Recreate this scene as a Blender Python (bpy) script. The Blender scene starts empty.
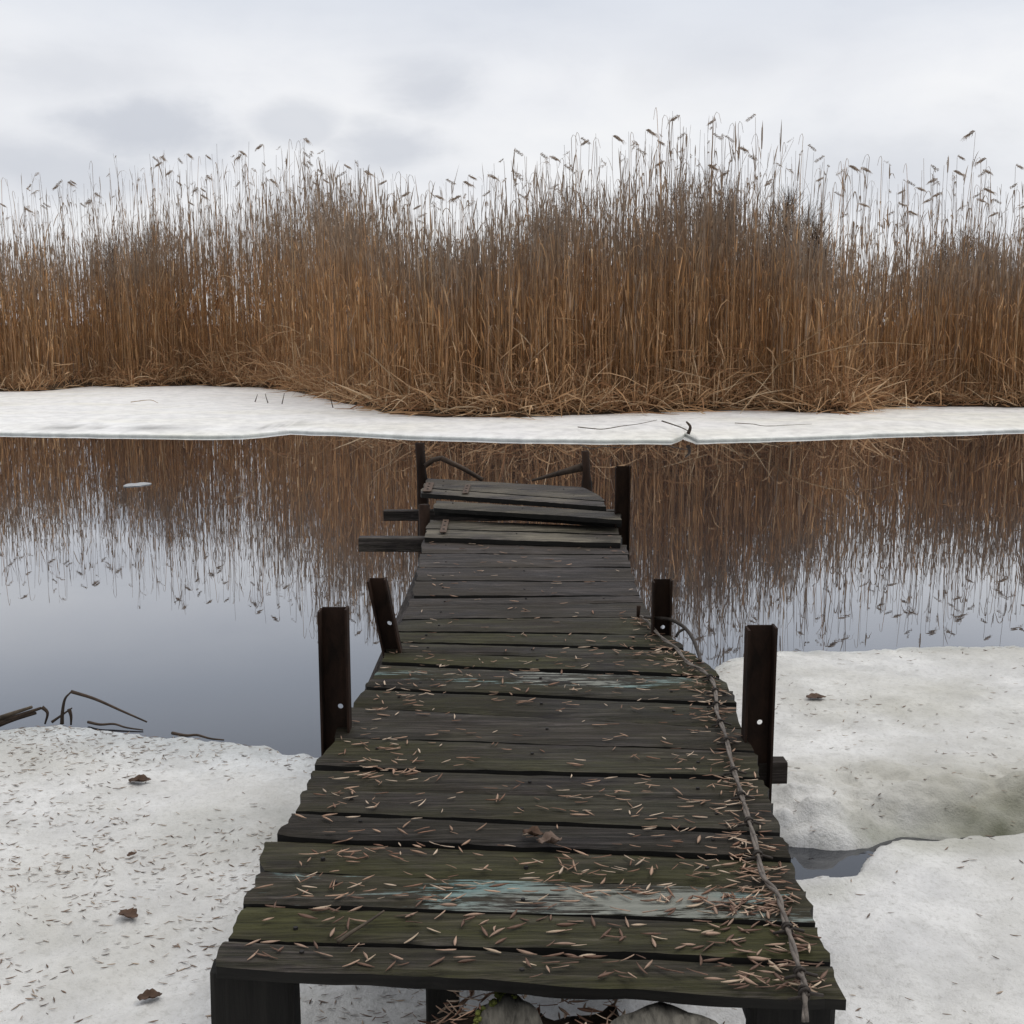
import bpy, bmesh, math, random
import numpy as np
from mathutils import Vector, Matrix

random.seed(7)
RNG = np.random.default_rng(11)
R = math.radians
S = bpy.context.scene
COL = S.collection

# ------------------------------------------------------------------ camera
CAMZ = 1.6
F = 1150.0
PITCH = R(9.23)
CP, SP = math.cos(PITCH), math.sin(PITCH)
cam_d = bpy.data.cameras.new('camera')
cam = bpy.data.objects.new('camera', cam_d)
COL.objects.link(cam)
cam.location = (0, 0, CAMZ)
cam.rotation_euler = (math.pi / 2 - PITCH, 0, 0)
cam_d.sensor_width = 36.0
cam_d.lens = 36.0 * F / 1024.0
cam_d.clip_start = 0.05
cam_d.clip_end = 6000
S.camera = cam


def ray(px, py):
    dx = (px - 512) / F
    dy = (512 - py) / F
    return dx, CP + dy * SP, -SP + dy * CP


def at(px, py, z):
    """point of the horizontal plane z that the photo shows at (px, py)"""
    x, y, k = ray(px, py)
    t = (z - CAMZ) / k
    return Vector((x * t, y * t, z))


def at_y(px, py, Y):
    """point at ground distance Y that the photo shows at (px, py)"""
    x, y, k = ray(px, py)
    t = Y / y
    return Vector((x * t, Y, CAMZ + k * t))


# ------------------------------------------------------------------ numpy noise
def _hash(ix, iy, seed):
    h = (ix.astype(np.int64) * 374761393 + iy.astype(np.int64) * 668265263 + seed * 2147483647) & 0xFFFFFFFF
    h = ((h ^ (h >> 13)) * 1274126177) & 0xFFFFFFFF
    return ((h ^ (h >> 16)) & 0xFFFF) / 65535.0


def vnoise(x, y, seed=0):
    x = np.asarray(x, float); y = np.asarray(y, float)
    ix = np.floor(x); iy = np.floor(y)
    fx = x - ix; fy = y - iy
    fx = fx * fx * (3 - 2 * fx); fy = fy * fy * (3 - 2 * fy)
    a = _hash(ix, iy, seed); b = _hash(ix + 1, iy, seed)
    c = _hash(ix, iy + 1, seed); d = _hash(ix + 1, iy + 1, seed)
    return (a * (1 - fx) + b * fx) * (1 - fy) + (c * (1 - fx) + d * fx) * fy - 0.5


def fbm(x, y, octv=4, seed=0):
    s = 0; a = 1.0; f = 1.0
    for k in range(octv):
        s = s + a * vnoise(x * f, y * f, seed + k * 17)
        a *= 0.5; f *= 2.03
    return s


def sstep(v):
    v = np.clip(v, 0, 1)
    return v * v * (3 - 2 * v)


# ------------------------------------------------------------------ object helpers
WL = {}


def link(name, me, mat=None, parent=None, origin=(0, 0, 0)):
    o = bpy.data.objects.new(name, me)
    COL.objects.link(o)
    org = Vector(origin)
    WL[o.name] = org.copy()
    if parent is not None:
        o.parent = parent
        o.location = org - WL[parent.name]
    else:
        o.location = org
    if mat is not None and me is not None and len(me.materials) == 0:
        me.materials.append(mat)
    return o


def mesh_from(name, verts, faces, origin=(0, 0, 0), smooth=False, cols=None):
    me = bpy.data.meshes.new(name)
    V = np.asarray(verts, float) - np.asarray(origin, float)
    if isinstance(faces, np.ndarray):
        n = faces.shape[1]
        me.vertices.add(len(V)); me.vertices.foreach_set('co', V.astype(np.float32).ravel())
        me.loops.add(faces.size); me.loops.foreach_set('vertex_index', faces.astype(np.int32).ravel())
        me.polygons.add(len(faces))
        me.polygons.foreach_set('loop_start', (np.arange(len(faces)) * n).astype(np.int32))
        me.polygons.foreach_set('loop_total', np.full(len(faces), n, np.int32))
        me.update(calc_edges=True)
    else:
        me.from_pydata([tuple(v) for v in V], [], faces)
        me.update()
    if smooth:
        me.polygons.foreach_set('use_smooth', np.ones(len(me.polygons), bool))
    if cols is not None:
        at_ = me.color_attributes.new('Col', 'FLOAT_COLOR', 'POINT')
        c4 = np.ones((len(V), 4), np.float32); c4[:, :3] = cols
        at_.data.foreach_set('color', c4.ravel())
    me.validate()
    return me


def empty(name, loc):
    o = bpy.data.objects.new(name, None)
    COL.objects.link(o)
    o.location = loc
    o.empty_display_size = 0.1
    WL[o.name] = Vector(loc)
    return o


def tag(o, label=None, cat=None, group=None, kind=None):
    if label: o['label'] = label
    if cat: o['category'] = cat
    if group: o['group'] = group
    if kind: o['kind'] = kind
    return o


def bm_mesh(name, bm, origin=(0, 0, 0), smooth=False):
    bmesh.ops.recalc_face_normals(bm, faces=bm.faces[:])
    me = bpy.data.meshes.new(name)
    bmesh.ops.translate(bm, verts=bm.verts[:], vec=-Vector(origin))
    bm.to_mesh(me); bm.free()
    if smooth:
        me.polygons.foreach_set('use_smooth', np.ones(len(me.polygons), bool))
    return me


def add_tube(bm, pts, rad, sides=8, cap=True):
    """tapered tube along points"""
    pts = [Vector(p) for p in pts]
    n = len(pts)
    if not hasattr(rad, '__len__'): rad = [rad] * n
    rings = []
    up = Vector((0, 0, 1))
    prev = None
    for i in range(n):
        t = (pts[min(i + 1, n - 1)] - pts[max(i - 1, 0)])
        if t.length < 1e-9: t = Vector((0, 0, 1))
        t.normalize()
        if prev is None:
            u = t.cross(up)
            if u.length < 0.05: u = t.cross(Vector((1, 0, 0)))
        else:
            u = prev - t * prev.dot(t)
        u.normalize(); prev = u
        v = t.cross(u)
        rings.append([bm.verts.new(pts[i] + (u * math.cos(2 * math.pi * k / sides) + v * math.sin(2 * math.pi * k / sides)) * rad[i]) for k in range(sides)])
    for i in range(n - 1):
        for k in range(sides):
            bm.faces.new((rings[i][k], rings[i][(k + 1) % sides], rings[i + 1][(k + 1) % sides], rings[i + 1][k]))
    if cap:
        bm.faces.new(rings[0]); bm.faces.new(rings[-1][::-1])
    return rings


def catmull(pts, n=6):
    P = [Vector(p) for p in pts]
    P = [P[0] * 2 - P[1]] + P + [P[-1] * 2 - P[-2]]
    out = []
    for i in range(1, len(P) - 2):
        for k in range(n):
            t = k / n
            a, b, c, d = P[i - 1], P[i], P[i + 1], P[i + 2]
            out.append(0.5 * ((2 * b) + (c - a) * t + (2 * a - 5 * b + 4 * c - d) * t * t + (3 * b - a - 3 * c + d) * t ** 3))
    out.append(P[-2])
    return out


def quads_grid(nu, nv, off=0):
    i = np.arange(nu - 1)[:, None]; j = np.arange(nv - 1)[None, :]
    a = i * nv + j
    return np.stack([a, a + nv, a + nv + 1, a + 1], -1).reshape(-1, 4) + off


# ------------------------------------------------------------------ materials
def new_mat(name):
    m = bpy.data.materials.new(name)
    m.use_nodes = True
    nt = m.node_tree
    for n in list(nt.nodes): nt.nodes.remove(n)
    out = nt.nodes.new('ShaderNodeOutputMaterial')
    p = nt.nodes.new('ShaderNodeBsdfPrincipled')
    nt.links.new(p.outputs[0], out.inputs[0])
    return m, nt, p


def N(nt, typ, **kw):
    n = nt.nodes.new(typ)
    for k, v in kw.items():
        if k == 'ins':
            for a, b in v.items(): n.inputs[a].default_value = b
        else: setattr(n, k, v)
    return n


def L(nt, a, b): nt.links.new(a, b)


def ramp(nt, src, stops, interp='LINEAR'):
    r = nt.nodes.new('ShaderNodeValToRGB')
    r.color_ramp.interpolation = interp
    while len(r.color_ramp.elements) < len(stops): r.color_ramp.elements.new(0.5)
    for e, (p, c) in zip(r.color_ramp.elements, stops):
        e.position = p
        e.color = tuple(c) + (1,) if len(c) == 3 else c
    L(nt, src, r.inputs[0])
    return r.outputs[0]


def g(v): return (v, v, v)


def noise(nt, vec, scale, detail=4, rough=0.55, dist=0.0):
    n = N(nt, 'ShaderNodeTexNoise')
    n.inputs['Scale'].default_value = scale
    n.inputs['Detail'].default_value = detail
    n.inputs['Roughness'].default_value = rough
    n.inputs['Distortion'].default_value = dist
    if vec is not None: L(nt, vec, n.inputs['Vector'])
    return n.outputs[0]


def mapped(nt, vec, scale=(1, 1, 1)):
    m = N(nt, 'ShaderNodeMapping')
    m.inputs['Scale'].default_value = scale
    L(nt, vec, m.inputs['Vector'])
    return m.outputs[0]


def mix(nt, fac, a, b, mode='MIX'):
    m = N(nt, 'ShaderNodeMix', data_type='RGBA', blend_type=mode)
    for sock, v in ((m.inputs[0], fac), (m.inputs[6], a), (m.inputs[7], b)):
        if hasattr(v, 'is_linked'): L(nt, v, sock)
        elif hasattr(v, '__len__'): sock.default_value = tuple(v) + (1,) if len(v) == 3 else v
        else: sock.default_value = v
    return m.outputs[2]


def math_(nt, op, a, b=0.0, clamp=False):
    m = N(nt, 'ShaderNodeMath', operation=op, use_clamp=clamp)
    for sock, v in ((m.inputs[0], a), (m.inputs[1], b)):
        if hasattr(v, 'is_linked'): L(nt, v, sock)
        else: sock.default_value = v
    return m.outputs[0]


def bump(nt, p, h, strength=0.4, dist=0.01):
    b = N(nt, 'ShaderNodeBump')
    b.inputs['Strength'].default_value = strength
    b.inputs['Distance'].default_value = dist
    L(nt, h, b.inputs['Height'])
    L(nt, b.outputs[0], p.inputs['Normal'])


def mat_wood():
    """old deck boards: grey black, moss, flaking blue paint; amounts come from each board's own properties"""
    m, nt, p = new_mat('weathered_wood')
    tc = N(nt, 'ShaderNodeTexCoord')
    oi = N(nt, 'ShaderNodeObjectInfo')
    off = N(nt, 'ShaderNodeVectorMath', operation='ADD')
    L(nt, tc.outputs['Object'], off.inputs[0])
    sc = N(nt, 'ShaderNodeVectorMath', operation='SCALE')
    sc.inputs[0].default_value = (37.0, 19.0, 11.0)
    L(nt, oi.outputs['Random'], sc.inputs['Scale'])
    L(nt, sc.outputs[0], off.inputs[1])
    v = off.outputs[0]

    def attr(n):
        a = N(nt, 'ShaderNodeAttribute', attribute_type='OBJECT', attribute_name=n)
        return a.outputs['Fac']
    grain = noise(nt, mapped(nt, v, (3.6, 60, 60)), 1.0, 9, 0.76, 0.9)
    fine = noise(nt, mapped(nt, v, (5, 160, 160)), 1.0, 4, 0.6, 0.3)
    blot = noise(nt, mapped(nt, v, (2.2, 5, 5)), 1.0, 5, 0.6)
    base = ramp(nt, grain, [(0.36, (0.005, 0.0042, 0.0036)), (0.5, (0.032, 0.026, 0.0255)), (0.63, (0.100, 0.084, 0.081))])
    base = mix(nt, ramp(nt, fine, [(0.38, g(0.85)), (0.52, g(0))]), base, (0.007, 0.006, 0.0055))
    dampbr = mix(nt, ramp(nt, blot, [(0.4, g(0)), (0.65, g(0.6))]), base, (0.030, 0.024, 0.018))
    # tint per board
    hs = N(nt, 'ShaderNodeHueSaturation')
    L(nt, dampbr, hs.inputs['Color'])
    vr = N(nt, 'ShaderNodeMapRange')
    L(nt, oi.outputs['Random'], vr.inputs[0]); vr.inputs[3].default_value = 0.75; vr.inputs[4].default_value = 1.35
    L(nt, vr.outputs[0], hs.inputs['Value'])
    c = hs.outputs[0]
    # pale dry boards
    palec = ramp(nt, grain, [(0.3, (0.05, 0.045, 0.036)), (0.5, (0.19, 0.17, 0.135)), (0.66, (0.36, 0.32, 0.25))])
    pm = math_(nt, 'MULTIPLY', attr('pale'), ramp(nt, blot, [(0.40, g(0.1)), (0.58, g(1))]))
    c = mix(nt, pm, c, palec)
    # moss / algae
    mn = noise(nt, mapped(nt, v, (2.4, 7, 7)), 1.0, 7, 0.7)
    mm = math_(nt, 'MULTIPLY', attr('moss'), ramp(nt, mn, [(0.34, g(0)), (0.60, g(0.9))]))
    mosscol = ramp(nt, grain, [(0.3, (0.010, 0.0105, 0.0035)), (0.66, (0.074, 0.073, 0.024))])
    c = mix(nt, mm, c, mosscol)
    # flaking paint
    pn = noise(nt, mapped(nt, v, (2.1, 11, 11)), 1.0, 8, 0.72, 0.4)
    pf = math_(nt, 'ADD', pn, math_(nt, 'MULTIPLY', grain, 0.42))
    pf = math_(nt, 'ADD', pf, math_(nt, 'MULTIPLY', fine, 0.35))
    sx_ = N(nt, 'ShaderNodeSeparateXYZ'); L(nt, tc.outputs['Object'], sx_.inputs[0])
    dx_ = math_(nt, 'DIVIDE', math_(nt, 'ABSOLUTE', math_(nt, 'SUBTRACT', sx_.outputs[0], attr('paint_x'))), math_(nt, 'MAXIMUM', attr('paint_w'), 0.01))
    where = ramp(nt, dx_, [(0.45, g(1)), (1.0, g(0.80))], 'EASE')
    thr = math_(nt, 'SUBTRACT', 1.36, math_(nt, 'MULTIPLY', math_(nt, 'MULTIPLY', attr('paint'), where), 0.50))
    pmask = math_(nt, 'MULTIPLY', math_(nt, 'SUBTRACT', pf, thr), 22.0, True)
    pcol = ramp(nt, blot, [(0.42, (0.27, 0.28, 0.25)), (0.62, (0.21, 0.33, 0.33))])
    c = mix(nt, math_(nt, 'MULTIPLY', pmask, 0.85), c, pcol)
    L(nt, c, p.inputs['Base Color'])
    L(nt, ramp(nt, blot, [(0.3, g(0.5)), (0.7, g(0.8))]), p.inputs['Roughness'])
    p.inputs['Specular IOR Level'].default_value = 0.16
    hgt = math_(nt, 'ADD', math_(nt, 'ADD', grain, math_(nt, 'MULTIPLY', fine, 0.5)), math_(nt, 'MULTIPLY', pmask, 0.12))
    bump(nt, p, hgt, 0.9, 0.008)
    return m


def mat_simple(name, c1, c2, scale=(8, 8, 8), rough=0.7, bs=0.3, bd=0.004, spec=0.3, metal=0.0):
    m, nt, p = new_mat(name)
    tc = N(nt, 'ShaderNodeTexCoord')
    oi = N(nt, 'ShaderNodeObjectInfo')
    v = mapped(nt, tc.outputs['Object'], scale)
    n1 = noise(nt, v, 1.0, 6, 0.65, 0.3)
    c = ramp(nt, n1, [(0.3, c1), (0.7, c2)])
    hs = N(nt, 'ShaderNodeHueSaturation')
    L(nt, c, hs.inputs['Color'])
    vr = N(nt, 'ShaderNodeMapRange')
    L(nt, oi.outputs['Random'], vr.inputs[0]); vr.inputs[3].default_value = 0.8; vr.inputs[4].default_value = 1.25
    L(nt, vr.outputs[0], hs.inputs['Value'])
    L(nt, hs.outputs[0], p.inputs['Base Color'])
    p.inputs['Roughness'].default_value = rough
    p.inputs['Specular IOR Level'].default_value = spec
    p.inputs['Metallic'].default_value = metal
    bump(nt, p, n1, bs, bd)
    return m


def mat_vcol(name, rough=0.75, spec=0.2, trans=0.0):
    m, nt, p = new_mat(name)
    a = N(nt, 'ShaderNodeAttribute', attribute_name='Col')
    L(nt, a.outputs['Color'], p.inputs['Base Color'])
    p.inputs['Roughness'].default_value = rough
    p.inputs['Specular IOR Level'].default_value = spec
    if trans:
        tr = N(nt, 'ShaderNodeBsdfTranslucent'); L(nt, a.outputs['Color'], tr.inputs['Color'])
        mx = N(nt, 'ShaderNodeMixShader'); mx.inputs[0].default_value = trans
        L(nt, p.outputs[0], mx.inputs[1]); L(nt, tr.outputs[0], mx.inputs[2])
        L(nt, mx.outputs[0], [n for n in nt.nodes if n.type == 'OUTPUT_MATERIAL'][0].inputs[0])
    return m


def mat_snow(name, dirty=1.0, hi=0.86):
    m, nt, p = new_mat(name)
    ge = N(nt, 'ShaderNodeNewGeometry')
    v = ge.outputs['Position']
    big = noise(nt, v, 0.9, 5, 0.6, 0.4)
    med = noise(nt, v, 4.5, 6, 0.65, 0.3)
    fin = noise(nt, v, 55.0, 5, 0.7)
    grit = noise(nt, v, 160.0, 3, 0.6)
    c = ramp(nt, med, [(0.3, (hi - .25, hi - .25, hi - .245)), (0.6, g(hi))])
    c = mix(nt, math_(nt, 'MULTIPLY', ramp(nt, big, [(0.44, g(0)), (0.66, g(1))]), 0.8 * dirty), c, (0.55, 0.54, 0.50))
    c = mix(nt, math_(nt, 'MULTIPLY', ramp(nt, fin, [(0.34, g(1)), (0.50, g(0))]), 0.45 * dirty), c, (0.45, 0.445, 0.42))
    c = mix(nt, math_(nt, 'MULTIPLY', ramp(nt, grit, [(0.26, g(1)), (0.33, g(0))]), 0.7 * dirty), c, (0.17, 0.13, 0.10))
    at_ = N(nt, 'ShaderNodeAttribute', attribute_name='Col')
    c = mix(nt, 1.0, c, at_.outputs['Color'], 'MULTIPLY')
    L(nt, c, p.inputs['Base Color'])
    p.inputs['Roughness'].default_value = 0.45
    p.inputs['Specular IOR Level'].default_value = 0.25
    h = math_(nt, 'ADD', math_(nt, 'MULTIPLY', med, 2.0), math_(nt, 'ADD', fin, math_(nt, 'MULTIPLY', grit, 0.4)))
    bump(nt, p, h, 0.5, 0.012)
    return m


def mat_water():
    m, nt, p = new_mat('water')
    ge = N(nt, 'ShaderNodeNewGeometry')
    n1 = noise(nt, mapped(nt, ge.outputs['Position'], (0.35, 1.3, 1)), 1.0, 2, 0.4)
    n2 = noise(nt, mapped(nt, ge.outputs['Position'], (1.5, 9, 1)), 1.0, 2, 0.5)
    h = math_(nt, 'ADD', n1, math_(nt, 'MULTIPLY', n2, 0.12))
    b_ = N(nt, 'ShaderNodeBump'); b_.inputs['Strength'].default_value = 0.035; b_.inputs['Distance'].default_value = 0.02
    L(nt, h, b_.inputs['Height'])
    # peaty water: dark body under a mirror that strengthens towards grazing view
    p.inputs['Base Color'].default_value = (0.022, 0.024, 0.030, 1)
    p.inputs['Roughness'].default_value = 0.6
    p.inputs['Specular IOR Level'].default_value = 0.0
    gl = N(nt, 'ShaderNodeBsdfGlossy'); gl.inputs['Roughness'].default_value = 0.0
    gl.inputs['Color'].default_value = (0.97, 0.98, 1.0, 1)
    L(nt, b_.outputs[0], gl.inputs['Normal'])
    lw = N(nt, 'ShaderNodeLayerWeight'); lw.inputs['Blend'].default_value = 0.5
    fac = ramp(nt, lw.outputs['Facing'], [(0.0, g(0.05)), (0.55, g(0.13)), (0.65, g(0.24)), (0.74, g(0.46)), (0.80, g(0.60)), (0.95, g(0.88))])
    mx = N(nt, 'ShaderNodeMixShader')
    L(nt, fac, mx.inputs[0]); L(nt, p.outputs[0], mx.inputs[1]); L(nt, gl.outputs[0], mx.inputs[2])
    L(nt, mx.outputs[0], [n for n in nt.nodes if n.type == 'OUTPUT_MATERIAL'][0].inputs[0])
    return m


M_wood = mat_wood()
M_edge = mat_simple('dark_shaded_wood', (0.004, 0.0036, 0.0032), (0.017, 0.0155, 0.013), (3, 50, 50), 0.8, 0.6, 0.004)  # near-black wet wood with the shade of gaps and undersides painted in
M_steel = mat_simple('rusty_steel', (0.007, 0.006, 0.0052), (0.040, 0.022, 0.015), (14, 14, 7), 0.8, 0.8, 0.004, 0.12)
M_rust = mat_simple('brown_rust', (0.014, 0.009, 0.007), (0.045, 0.026, 0.017), (14, 14, 8), 0.85, 0.7, 0.004, 0.12)
M_iron = mat_simple('hinge_iron', (0.045, 0.03, 0.022), (0.13, 0.085, 0.06), (40, 40, 40), 0.75, 0.4, 0.002)
M_nail = mat_simple('dark_nail', (0.006, 0.006, 0.006), (0.02, 0.016, 0.014), (80, 80, 80), 0.6)
M_snow = mat_snow('snowy_ice', 1.0)
M_farsnow = mat_snow('clean_snowy_ice', 0.08, 0.95)
M_water = mat_water()
M_soil = mat_simple('wet_soil', (0.018, 0.013, 0.009), (0.06, 0.042, 0.028), (14, 14, 14), 0.9, 0.8, 0.02)
M_marsh = mat_simple('marsh_soil', (0.02, 0.013, 0.008), (0.07, 0.042, 0.022), (5, 5, 5), 0.95, 0.8, 0.03)
M_reed = mat_vcol('dry_reed', trans=0.3)
M_wire = mat_simple('old_wire', (0.05, 0.042, 0.037), (0.17, 0.145, 0.125), (60, 60, 60), 0.6, 0.4, 0.002)
M_tie = mat_simple('wire_tie', (0.015, 0.012, 0.01), (0.05, 0.04, 0.033), (60, 60, 60), 0.6)
M_leaf = mat_simple('dead_leaf', (0.035, 0.02, 0.013), (0.12, 0.07, 0.045), (30, 30, 30), 0.75, 0.4, 0.002)
M_curl = mat_simple('pale_dead_leaf', (0.10, 0.068, 0.052), (0.27, 0.195, 0.155), (30, 30, 30), 0.75, 0.4, 0.002)
M_twig = mat_simple('grey_twig', (0.03, 0.024, 0.018), (0.13, 0.10, 0.07), (20, 20, 20), 0.8, 0.4, 0.002)
M_darktwig = mat_simple('wet_twig', (0.02, 0.014, 0.01), (0.075, 0.05, 0.034), (20, 20, 20), 0.7, 0.4, 0.002)
M_stump = mat_simple('cut_log_top', (0.02, 0.019, 0.016), (0.15, 0.14, 0.12), (70, 16, 16), 0.85, 0.9, 0.006)
M_bark = mat_simple('log_bark', (0.02, 0.016, 0.012), (0.07, 0.055, 0.04), (18, 18, 6), 0.9, 0.8, 0.01)
M_moss = mat_simple('moss', (0.03, 0.04, 0.008), (0.14, 0.15, 0.03), (40, 40, 40), 0.95, 0.9, 0.01)
SEEDM = [mat_simple('seed_tan', (0.24, 0.155, 0.11), (0.48, 0.335, 0.25), (30, 90, 30), 0.65),
         mat_simple('seed_brown', (0.085, 0.048, 0.033), (0.21, 0.125, 0.088), (30, 90, 30), 0.65),
         mat_simple('seed_pale', (0.36, 0.27, 0.19), (0.60, 0.47, 0.35), (30, 90, 30), 0.65)]

# ------------------------------------------------------------------ world and sun
SUN_EL, SUN_AZ = R(60), R(70)
w = bpy.data.worlds.new('World'); S.world = w; w.use_nodes = True
nt = w.node_tree
for n in list(nt.nodes): nt.nodes.remove(n)
wo = N(nt, 'ShaderNodeOutputWorld'); bg = N(nt, 'ShaderNodeBackground')
bg.inputs['Strength'].default_value = 0.1
L(nt, bg.outputs[0], wo.inputs[0])
sky = N(nt, 'ShaderNodeTexSky', sky_type='NISHITA', sun_disc=False)
sky.sun_elevation = SUN_EL; sky.sun_rotation = SUN_AZ
tc = N(nt, 'ShaderNodeTexCoord')
vec = tc.outputs['Generated']
sep = N(nt, 'ShaderNodeSeparateXYZ'); L(nt, vec, sep.inputs[0])
v1 = mapped(nt, vec, (2.2, 2.2, 7.0))
c1 = noise(nt, v1, 1.0, 6, 0.5, 0.35)
v2 = mapped(nt, vec, (7, 7, 15.0))
c2 = noise(nt, v2, 1.0, 7, 0.55, 0.2)
cl = math_(nt, 'ADD', math_(nt, 'MULTIPLY', c1, 0.62), math_(nt, 'MULTIPLY', c2, 0.38))


def blob(px, py, sx, sy, amt):
    """a soft darker puff of cloud in one direction of the sky"""
    d = Vector(ray(px, py)).normalized()
    sub = N(nt, 'ShaderNodeVectorMath', operation='SUBTRACT'); L(nt, vec, sub.inputs[0]); sub.inputs[1].default_value = d
    mu = N(nt, 'ShaderNodeVectorMath', operation='MULTIPLY'); L(nt, sub.outputs[0], mu.inputs[0])
    mu.inputs[1].default_value = (F / sx, 1.0, F / sy)
    le = N(nt, 'ShaderNodeVectorMath', operation='LENGTH'); L(nt, mu.outputs[0], le.inputs[0])
    q = math_(nt, 'ADD', le.outputs['Value'], math_(nt, 'MULTIPLY', math_(nt, 'SUBTRACT', c2, 0.5), 2.8))
    return ramp(nt, q, [(0.15, g(amt)), (1.0, g(0))], 'EASE')


bl = None
for b in [(440, 92, 75, 38, 0.85), (135, 128, 110, 42, 1.0), (30, 165, 130, 40, 0.8), (295, 124, 55, 24, 0.7), (400, 152, 80, 40, 0.85),
          (60, 70, 110, 45, 0.55), (745, 60, 140, 48, 0.42), (880, 170, 170, 60, 0.55)]:
    q = blob(*b)
    bl = q if bl is None else math_(nt, 'MAXIMUM', bl, q)
cover = ramp(nt, cl, [(0.40, (9.4, 9.4, 9.45)), (0.53, (8.5, 8.6, 8.9)), (0.66, (7.4, 7.55, 8.0))])
cover = mix(nt, math_(nt, 'MULTIPLY', bl, 0.85), cover, (5.9, 6.15, 6.75))
# overcast skies are brighter overhead
hi_ = ramp(nt, sep.outputs[2], [(0.20, g(0)), (0.30, g(1)), (0.50, g(1)), (0.72, g(0))])
cover = mix(nt, math_(nt, 'MULTIPLY', hi_, 0.85), cover, (5.7, 6.25, 7.2))
zen = ramp(nt, sep.outputs[2], [(0.5, g(0)), (0.85, g(1))])
cover = mix(nt, zen, cover, (10.6, 10.4, 10.1))
up = math_(nt, 'ADD', 0.97, math_(nt, 'MULTIPLY', math_(nt, 'MAXIMUM', sep.outputs[2], 0.0), 0.35))
cv = N(nt, 'ShaderNodeVectorMath', operation='SCALE'); L(nt, cover, cv.inputs[0])
mr = N(nt, 'ShaderNodeMapRange'); L(nt, sep.outputs[1], mr.inputs[0])
mr.inputs[1].default_value = -0.7; mr.inputs[2].default_value = 0.3; mr.inputs[3].default_value = 0.6; mr.inputs[4].default_value = 1.0  # sky dimmed behind the camera so surfaces facing it stay darker
L(nt, math_(nt, 'MULTIPLY', up, mr.outputs[0]), cv.inputs['Scale'])
col = mix(nt, 0.95, sky.outputs[0], cv.outputs[0])
L(nt, col, bg.inputs['Color'])

sd = bpy.data.lights.new('sun', 'SUN'); sd.energy = 0.9; sd.angle = R(30); sd.color = (1.0, 0.96, 0.9)
so = bpy.data.objects.new('sun', sd); COL.objects.link(so)
so.location = (-3, -6, 12)
sdir = Vector((math.sin(SUN_AZ) * math.cos(SUN_EL), math.cos(SUN_AZ) * math.cos(SUN_EL), math.sin(SUN_EL)))
so.rotation_euler = sdir.to_track_quat('Z', 'Y').to_euler()

# ------------------------------------------------------------------ setting: water
wm = mesh_from('water', [(-400, -12, 0), (400, -12, 0), (400, 60, 0), (-400, 60, 0)], [(0, 1, 2, 3)])
tag(link('water', wm, M_water), kind='structure')


# ------------------------------------------------------------------ setting: near ice, one height field
def curve(pts, z):
    P = [at(px, py, z) for px, py in pts]
    return np.array([p.x for p in P]), np.array([p.y for p in P])


LEX, LEY = curve([(-260, 716), (-100, 720), (0, 722), (60, 721), (110, 725), (160, 731), (220, 738), (270, 743), (320, 752), (400, 752), (560, 690), (690, 664), (720, 641), (760, 634), (850, 631), (1024, 628), (1250, 626)], 0.04)
UPX, UPY = curve([(560, 852), (700, 850), (786, 848), (824, 851), (863, 851), (889, 844), (904, 841), (927, 841), (971, 842), (1024, 842), (1200, 843)], 0.0)
LOX, LOY = curve([(560, 850), (700, 870), (802, 875), (837, 877), (856, 874), (864, 860), (872, 850), (880, 846), (894, 840), (930, 837), (971, 834), (1024, 832), (1200, 832)], 0.075)


LUMPS = []
for px, py, lr, lh in [(795, 800, .05, .03), (808, 812, .045, .028), (822, 822, .05, .02), (800, 825, .035, .018), (842, 826, .04, .018), (858, 832, .035, .02), (872, 836, .03, .02), (790, 788, .04, .015), (832, 812, .03, .015), (848, 838, .02, .016), (815, 835, .03, .012),
                       (905, 832, .03, .012), (818, 800, .02, .016), (785, 815, .03, .02)]:
    q = at(px, py, 0.07); LUMPS.append((q.x, q.y, lr, lh * 1.25))


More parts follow.
